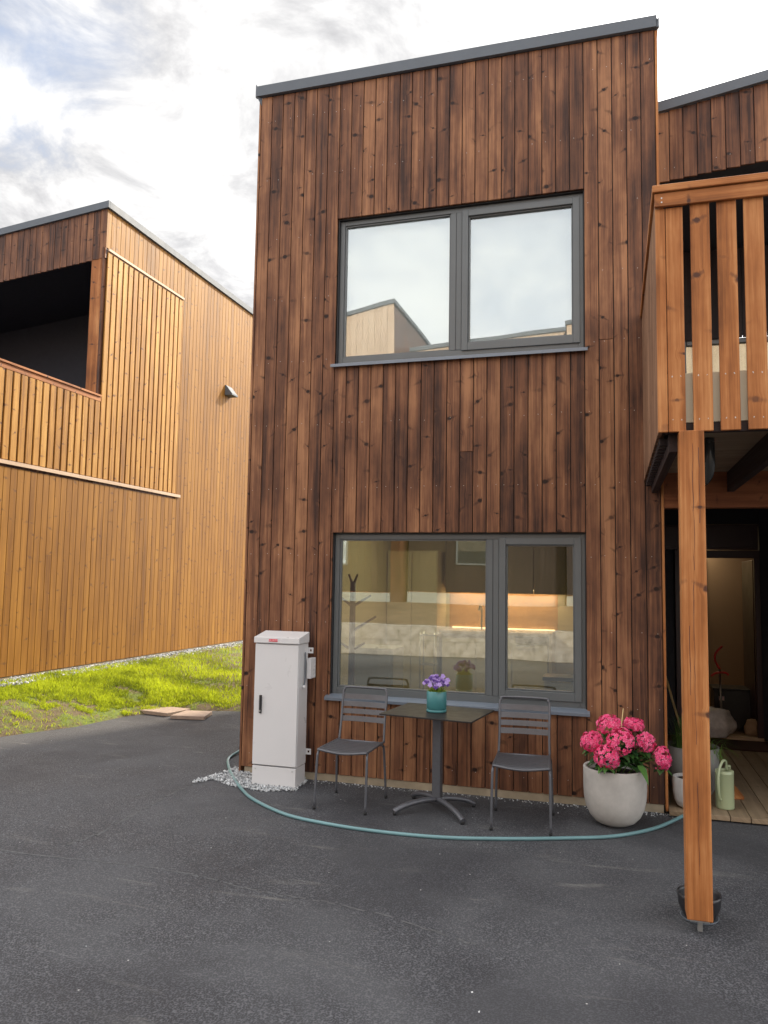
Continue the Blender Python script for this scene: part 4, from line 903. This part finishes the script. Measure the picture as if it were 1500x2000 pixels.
heads = [(3.101, 0.640, -0.52, 0.078, 0.069), (3.222, 0.762, -0.46, 0.086, 0.074), (3.386, 0.775, -0.36, 0.074, 0.050), (3.298, 0.652, -0.60, 0.094, 0.092), (3.206, 0.541, -0.62, 0.086, 0.082), (3.464, 0.660, -0.45, 0.069, 0.068), (3.571, 0.556, -0.48, 0.062, 0.084)]
stm = MB()
for (x, z, y, rx, rz_) in heads:
    c = pxz(x, z, -0.678, y); w = MB(); outd = (c-(hc+Vector((0, 0, 0.45)))).normalized()
    for i in range(300):
        d = sph()
        if d.dot(outd) < -0.45 and R.random() < 0.8: continue
        lump = 1+0.17*noise.noise(d*1.9+c*9)
        p = c+Vector((d.x*rx, d.y*rx, d.z*rz_))*lump*tn(0.90, 1.05); nv, u, v_ = basis(d+Vector((tn(-.5, .5), tn(-.5, .5), tn(-.5, .5))))
        s_ = tn(0.010, 0.0155); a0 = tn(0, 1.57); tt = tn(0.0, 0.5)
        for k in range(4):
            an = a0+k*math.pi/2; ax = u*math.cos(an)+v_*math.sin(an); petal(w, p, ax, nv.cross(ax), nv, s_, s_*1.1, tt*0.6, min(1, tt+tn(0.1, 0.55)), cup=0.22)
    w.build('flower_head', M['petal'], hy)
    b0 = hc+Vector(((c.x-hc.x)*0.25, (c.y-hc.y)*0.25, 0.37)); mid_ = (b0+c)/2+Vector((0, 0, 0.03)); stm.tube(smoothpath([b0, mid_, c], 5), 0.004, 7)
stm.build('stems', M['reed'], hy)
w = MB()
for i in range(150):
    a = tn(0, 6.28); el = tn(-0.1, 0.8); r0 = tn(0.02, 0.10); z = tn(0.42, 0.60)
    bx = tn(-0.04, 0.17); p = hc+Vector((bx+r0*math.cos(a), r0*math.sin(a)*0.9, z))
    leaf(w, p, (math.cos(a), math.sin(a), el), tn(0.075, 0.125), tn(0.050, 0.075), tn(0.0, 0.6), tn(0.2, 0.6))
for (x, z, y, rx, rz_) in heads:
    c = pxz(x, z, -0.678, y)
    for k in range(5):
        a = tn(0, 6.28); leaf(w, c+Vector((0, 0, -rz_*0.85)), (math.cos(a), math.sin(a)-0.25, tn(-0.4, 0.1)), tn(0.06, 0.10), tn(0.04, 0.06), tn(0.1, 0.6), 0.4)
leaf(w, hc+Vector((-0.06, -0.17, 0.45)), (-0.5, -0.8, 0.1), 0.10, 0.065, 1.0, 0.5); leaf(w, hc+Vector((0.16, -0.15, 0.47)), (0.5, -0.6, -0.2), 0.11, 0.06, 0.75, 0.8)
w.build('leaves', M['leaf'], hy)
w = MB(); w.tube([tuple(pxz(3.262, 0.40, -0.678, -0.48)), tuple(pxz(3.318, 0.885, -0.678, -0.50))], [0.004, 0.003], 8); w.build('stake', M['bamboo'], hy)

# hose
H = [(-0.02, 2.1), (-0.22, 1.5), (-0.36, 1.05), (-0.416, 0.729), (-0.357, 0.464), (-0.220, 0.182), (0.021, -0.190), (0.307, -0.561), (0.535, -0.793), (0.907, -1.042), (1.271, -1.143), (1.668, -1.183), (2.102, -1.157), (2.509, -1.048), (2.911, -0.895), (3.250, -0.731), (3.535, -0.442), (3.755, -0.161), (3.95, 0.1)]
hp = []
for i, (x, y) in enumerate(H):
    z = 0.013
    if i == 3: z = 0.013
    if i < 3: z = 0.013
    if i >= 17: z = 0.062 if i == 18 else 0.045
    hp.append((x, y, z))
# the left end is lifted to a tap at the house's side wall
hp[0] = (-0.06, 1.55, 0.42); hp[1] = (-0.13, 1.22, 0.27); hp[2] = (-0.27, 0.98, 0.13); hp[3] = (-0.36, 0.73, 0.035)
w = MB(); w.tube(smoothpath(hp, 10), 0.0125, 12)
tag(w.build('garden_hose', M['hose']), 'teal garden hose curving across the asphalt in front of table and chairs', 'hose')

# ------------------------------------------------------------------ porch objects
zc = 0.048
sp_ = thing('flower_pot', 'small pale ribbed round pot half hidden behind the timber post', 'flower pot', (3.815, 0.06, zc))
w = MB(); nn = 72; P = [(0.0, 0.0), (0.06, 0.0), (0.095, 0.02), (0.115, 0.06), (0.125, 0.12), (0.127, 0.19), (0.124, 0.235), (0.113, 0.235), (0.112, 0.20), (0.0, 0.20)]
base = len(w.v)
for (r_, z) in P:
    for k in range(nn): a = 2*math.pi*k/nn; rr = r_*(1+(0.012 if k % 2 else -0.008)); w.v.append((3.815+rr*math.cos(a), 0.06+rr*math.sin(a), zc+z))
for i in range(len(P)-1):
    for k in range(nn): q = (k+1) % nn; w.face([base+i*nn+k, base+i*nn+q, base+(i+1)*nn+q, base+(i+1)*nn+k], None, 0.5, 0, False)
w.build('pot', M['rib_pot'], sp_); w = MB(); w.lathe([(0, 0.215), (0.113, 0.21), (0.113, 0.201)], (3.815, 0.06, zc), 30); w.build('soil', M['soil'], sp_)
bp = thing('planter', 'large grey planter behind the small ribbed pot on the porch deck', 'planter', (3.87, 0.46, zc))
w = MB(); w.lathe([(0, 0), (0.10, 0), (0.15, 0.03), (0.19, 0.10), (0.205, 0.20), (0.208, 0.40), (0.196, 0.40), (0.194, 0.36), (0, 0.36)], (3.87, 0.46, zc), 56); w.build('pot', M['grey_pot'], bp)
w = MB(); w.lathe([(0, 0.375), (0.194, 0.37), (0.194, 0.361)], (3.87, 0.46, zc), 30); w.build('soil', M['soil'], bp)
def blades(mb, c, n, hmin, hmax, spread, wd, tr, droop=0.1):
    for i in range(n):
        a = tn(0, 6.28); r0 = tn(0, 0.14); p = Vector(c)+Vector((r0*math.cos(a), r0*math.sin(a), 0)); h = tn(hmin, hmax); o = Vector((math.cos(a), math.sin(a), 0))*spread*tn(0.2, 1); s_ = Vector((-math.sin(a), math.cos(a), 0))*wd*tn(0.6, 1); k = len(mb.v); tt = tn(*tr)
        for j in range(5):
            t = j/4; q = p+o*t*t+Vector((0, 0, h*t-droop*t**3)); ww = s_*(1-t*0.9); mb.v += [tuple(q-ww), tuple(q+ww)]
        for j in range(4): b = k+j*2; mb.face([b, b+1, b+3, b+2], None, tt)
gp = thing('grassy_plant', 'tall dark green grassy plant in the grey porch planter', 'plant', (3.87, 0.46, zc+0.37))
w = MB(); blades(w, (3.83, 0.40, zc+0.36), 260, 0.18, 0.42, 0.10, 0.006, (0.0, 0.5)); w.build('dark_blades', M['reed'], gp)
w = MB(); blades(w, (3.97, 0.45, zc+0.36), 60, 0.10, 0.24, 0.26, 0.006, (0.5, 1.0), 0.16)
for i in range(40): a = tn(0, 6.28); leaf(w, Vector((4.0+tn(-.05, .05), 0.40+tn(-.05, .05), zc+0.37)), (math.cos(a), math.sin(a), tn(-0.3, 0.9)), tn(0.04, 0.09), 0.02, tn(0.4, 1), 0.7)
w.build('light_blades', M['reed'], gp)
# watering can
wcx, wcy = 4.075, 0.145
wcn = thing('watering_can', 'pale sage green cylindrical watering can on the deck by the post', 'watering can', (wcx, wcy, zc))
w = MB(); w.lathe([(0, 0.0), (0.062, 0.0), (0.067, 0.006), (0.068, 0.012), (0.068, 0.262), (0.0695, 0.264), (0.0695, 0.270), (0.068, 0.272), (0.068, 0.285), (0.066, 0.288), (0.040, 0.288), (0.038, 0.280), (0.038, 0.20)], (wcx, wcy, zc), 48); w.build('body', M['can'], wcn)
w = MB(); w.lathe([(0, 0.205), (0.039, 0.205)], (wcx, wcy, zc), 24); w.build('inside', M['rubber'], wcn)
w = MB(); hpth = smoothpath([(wcx+0.018, wcy+0.03, zc+0.285), (wcx+0.012, wcy-0.0, zc+0.350), (wcx-0.015, wcy-0.04, zc+0.362), (wcx-0.045, wcy-0.075, zc+0.30), (wcx-0.055, wcy-0.095, zc+0.20), (wcx-0.048, wcy-0.08, zc+0.10), (wcx-0.035, wcy-0.055, zc+0.07)], 6); w.tube(hpth, 0.010, 10); w.build('handle', M['can'], wcn)
w = MB(); w.tube(smoothpath([(wcx+0.03, wcy+0.05, zc+0.05), (wcx+0.045, wcy+0.10, zc+0.16), (wcx+0.046, wcy+0.10, zc+0.26), (wcx+0.046, wcy+0.08, zc+0.305)], 6), 0.012, 10); w.build('spout', M['can'], wcn)
# leaning plank
w = MB(); mt = Matrix.Translation((4.21, 0.42, 0.052)) @ Matrix.Rotation(rad(14), 4, 'Z') @ Matrix.Rotation(rad(14), 4, 'X'); w.box((-0.045, 0.0, 0.0), (0.045, 1.25, 0.024), 0.8, mat=mt, along=1); tag(w.build('plank', M['fir'], None, 0.003), 'loose orange timber plank lying behind the watering can', 'plank')
# sack in the doorway
def blob(name, c, s, mat, label, cat, seed=0, lumps=0.18, rz=0.0):
    bm = bmesh.new(); bmesh.ops.create_icosphere(bm, subdivisions=4, radius=1.0)
    for v in bm.verts:
        n_ = noise.noise(v.co*1.6+Vector((seed, 0, 0))); n2_ = noise.noise(v.co*5+Vector((seed, 3, 0)))
        v.co *= 1+lumps*n_+lumps*0.35*n2_; v.co.z = max(v.co.z, -0.75); e = 0.75; v.co.x = math.copysign(abs(v.co.x)**e, v.co.x)
        v.co = Vector((v.co.x*s[0], v.co.y*s[1], (v.co.z+0.75)*s[2]))
    me = bpy.data.meshes.new(name); bm.to_mesh(me); bm.free(); me.materials.append(mat)
    for p in me.polygons: p.use_smooth = True
    o = bpy.data.objects.new(name, me); C.objects.link(o); o.location = c; o.rotation_euler = (0, 0, rz); return tag(o, label, cat)
blob('sack', (4.28, 2.95, 0.088), (0.25, 0.15, 0.19), M['sack'], 'crumpled white plastic sack lying on the door threshold', 'sack', 2, 0.25, 0.2)
bb = thing('crate', 'black storage crate standing inside the open door', 'crate', (4.62, 3.75, 0.076))
w = MB(); 
for (p, q) in (((4.40, 3.60, 0.078), (4.88, 3.62, 0.52)), ((4.40, 3.93, 0.078), (4.88, 3.95, 0.52)), ((4.40, 3.625, 0.078), (4.42, 3.925, 0.52)), ((4.86, 3.625, 0.078), (4.88, 3.925, 0.52)), ((4.42, 3.625, 0.078), (4.86, 3.925, 0.10))): w.box(p, q)
w.build('crate_body', M['black'], bb, 0.005); w = MB(); w.box((4.385, 3.585, 0.521), (4.895, 3.965, 0.545)); w.build('lid', M['black'], bb, 0.006); w = MB(); w.box((4.45, 3.592, 0.40), (4.51, 3.598, 0.45)); w.build('sticker', M['ink'], bb)
rt = thing('scooter', 'folded scooter with red handles standing inside the doorway', 'scooter', (4.460, 3.42, 0.076))
w = MB(); w.tube([(4.460, 3.42, 0.12), (4.445, 3.44, 0.78)], 0.012, 10); w.build('stem', M['steel'], rt)
w = MB(); w.tube(smoothpath([(4.350, 3.42, 0.70), (4.410, 3.42, 0.74), (4.500, 3.42, 0.745), (4.540, 3.42, 0.72)], 5), 0.013, 8); w.build('handlebar', M['redtool'], rt)
w = MB(); w.tube(smoothpath([(4.450, 3.44, 0.78), (4.400, 3.44, 0.88), (4.410, 3.44, 0.97), (4.480, 3.44, 1.05)], 5), 0.013, 8); w.build('grip', M['redtool'], rt)
w = MB(); w.box((4.320, 3.38, 0.20), (4.570, 3.46, 0.225)); w.build('footboard', M['redtool'], rt, 0.006); 
w = MB(); w.tube([(4.460, 3.405, 0.14), (4.460, 3.435, 0.14)], 0.055, 20); w.build('wheel', M['rubber'], rt)
blob('paper_bag', (4.76, 3.24, 0.078), (0.09, 0.07, 0.10), M['paper'], 'small brown paper bag on the floor inside the doorway', 'bag', 8, 0.2)
br_ = thing('broom', 'broom leaning in the dark porch corner left of the post', 'broom', (3.85, 2.9, 0.05))
w = MB(); w.tube([(3.98, 2.6, 0.07), (3.75, 3.0, 0.98)], 0.013, 8); w.build('handle', M['bamboo'], br_); w = MB(); w.box((3.90, 2.55, 0.05), (4.06, 2.62, 0.13)); w.build('brush', M['paper'], br_, 0.006)
# bowl at the foot of the post
bc = (3.685, -1.94, 0.0)
bw = thing('plant_pot', 'empty black plastic pot on the asphalt behind the foot of the timber post', 'plant pot', bc)
w = MB(); w.lathe([(0, 0.006), (0.070, 0.006), (0.082, 0.02), (0.106, 0.070), (0.110, 0.115), (0.112, 0.132), (0.106, 0.132), (0.103, 0.115), (0.074, 0.025), (0, 0.022)], bc, 40); w.build('pot', M['black'], bw)
w = MB(); w.lathe([(0, 0.0), (0.088, 0.0), (0.098, 0.014), (0.094, 0.014), (0.085, 0.005), (0, 0.005)], bc, 40); w.build('saucer', M['trim'], bw)

# two slabs by the grass
def slab(P, z, label):
    w = MB(); w.poly([(x, y, z) for x, y in P], (0, 0, 0.045)); return tag(w.build('paving_slab', M['slab'], None, 0.006), label, 'paving slab', 'loose slabs by the grass')
slab([(-2.62, 2.30), (-2.15, 2.22), (-2.05, 2.62), (-2.48, 2.68)], 0.002, 'loose paving slab nearer the left, half sunk at the grass edge')
slab([(-2.03, 2.10), (-1.60, 2.18), (-1.70, 2.56), (-2.04, 2.50)], 0.002, 'loose reddish paving slab lying on the asphalt nearer the brown house')

# ------------------------------------------------------------------ the row across the yard (seen in the windows)
sw = MB(); 
for k in range(1): sw.box((-30, -11.4, 0), (30, -11.0, 0.68), seed=(0, 0), along=2)
ow = sw.build('stone_wall', M['granite'], None, 0.01); tag(ow, 'low granite block wall across the yard mirrored in the lower window', 'wall')
eb = MB(); eb.v = [(-40, -11.4, 0.66), (40, -11.4, 0.66), (40, -19.9, 0.95), (-40, -19.9, 0.95)]; eb.face([3, 2, 1, 0]); eb.build('earth_bank', plain('earth', (0.10, 0.065, 0.038), 0.95, 0, 0.5, 1.5), kind='structure')
def back_house(x0, x1, yf, z0, zl, zr, label, wins):
    t = thing('timber_house', label, 'house', ((x0+x1)/2, yf, z0), group='houses across the yard')
    w = MB(); clad_wall(w, x0, x1, 4.6, 9, yf, [], 'x', face=1, nails=False, pitch=0.24, butts=False, topf=lambda u: zl+(zr-zl)*(u-x0)/(x1-x0)); w.build('upper_wall', [M['pale'], NAIL], t)
    w = MB(); clad_wall(w, x0, x1, z0+0.5, 4.59, yf, [], 'x', face=1, nails=False, pitch=0.24, butts=False); w.build('lower_wall', [M['dim'], NAIL], t)  # shade on the lower storey is put into this darker board colour
    w = MB(); w.poly([(x0+0.02, yf-0.03, z0), (x1-0.02, yf-0.03, z0), (x1-0.02, yf-0.03, zr-0.05), (x0+0.02, yf-0.03, zl-0.05)], (0, -7, 0)); w.build('wall_core', M['clad'], t)
    w = MB(); w.poly([(x0-0.05, yf+0.05, zl+0.01), (x1+0.05, yf+0.05, zr+0.01), (x1+0.05, yf+0.05, zr+0.16), (x0-0.05, yf+0.05, zl+0.16)], (0, -7.2, 0)); w.build('roof', M['trim'], t)
    w = MB(); w.box((x0, yf+0.03, z0-0.2), (x1, yf-0.02, z0+0.46)); w.build('foundation', M['plaster_white'], t)
    for (a, b, c, d) in wins:
        w = MB(); w.box((a, yf+0.002, c), (b, yf+0.04, d), mi=0); w.box((a+0.07, yf+0.042, c+0.07), (b-0.07, yf+0.046, d-0.07), mi=1); w.build('window', [M['frame'], M['mirror']], t)
back_house(-16.0, -4.4, -20.0, 0.8, 9.6, 11.9, 'tall honey timber house across the yard with rising roof', [(-12, -10, 2.2, 3.8), (-8, -6, 2.2, 3.8), (-9, -7, 5, 6.4)])
back_house(-4.3, 1.6, -22.0, 0.8, 10.6, 11.0, 'middle timber house across the yard with nearly level roof', [(-2.4, -0.9, 2.3, 3.9), (-2.4, -0.9, 5.2, 6.6)])
back_house(1.7, 9.5, -21.0, 0.8, 10.9, 12.2, 'right hand timber house across the yard with white framed windows', [(3.0, 4.8, 2.2, 3.8), (5.8, 7.6, 5.2, 6.6)])

for o in bpy.data.objects:
    if '_local' in o: del o['_local']
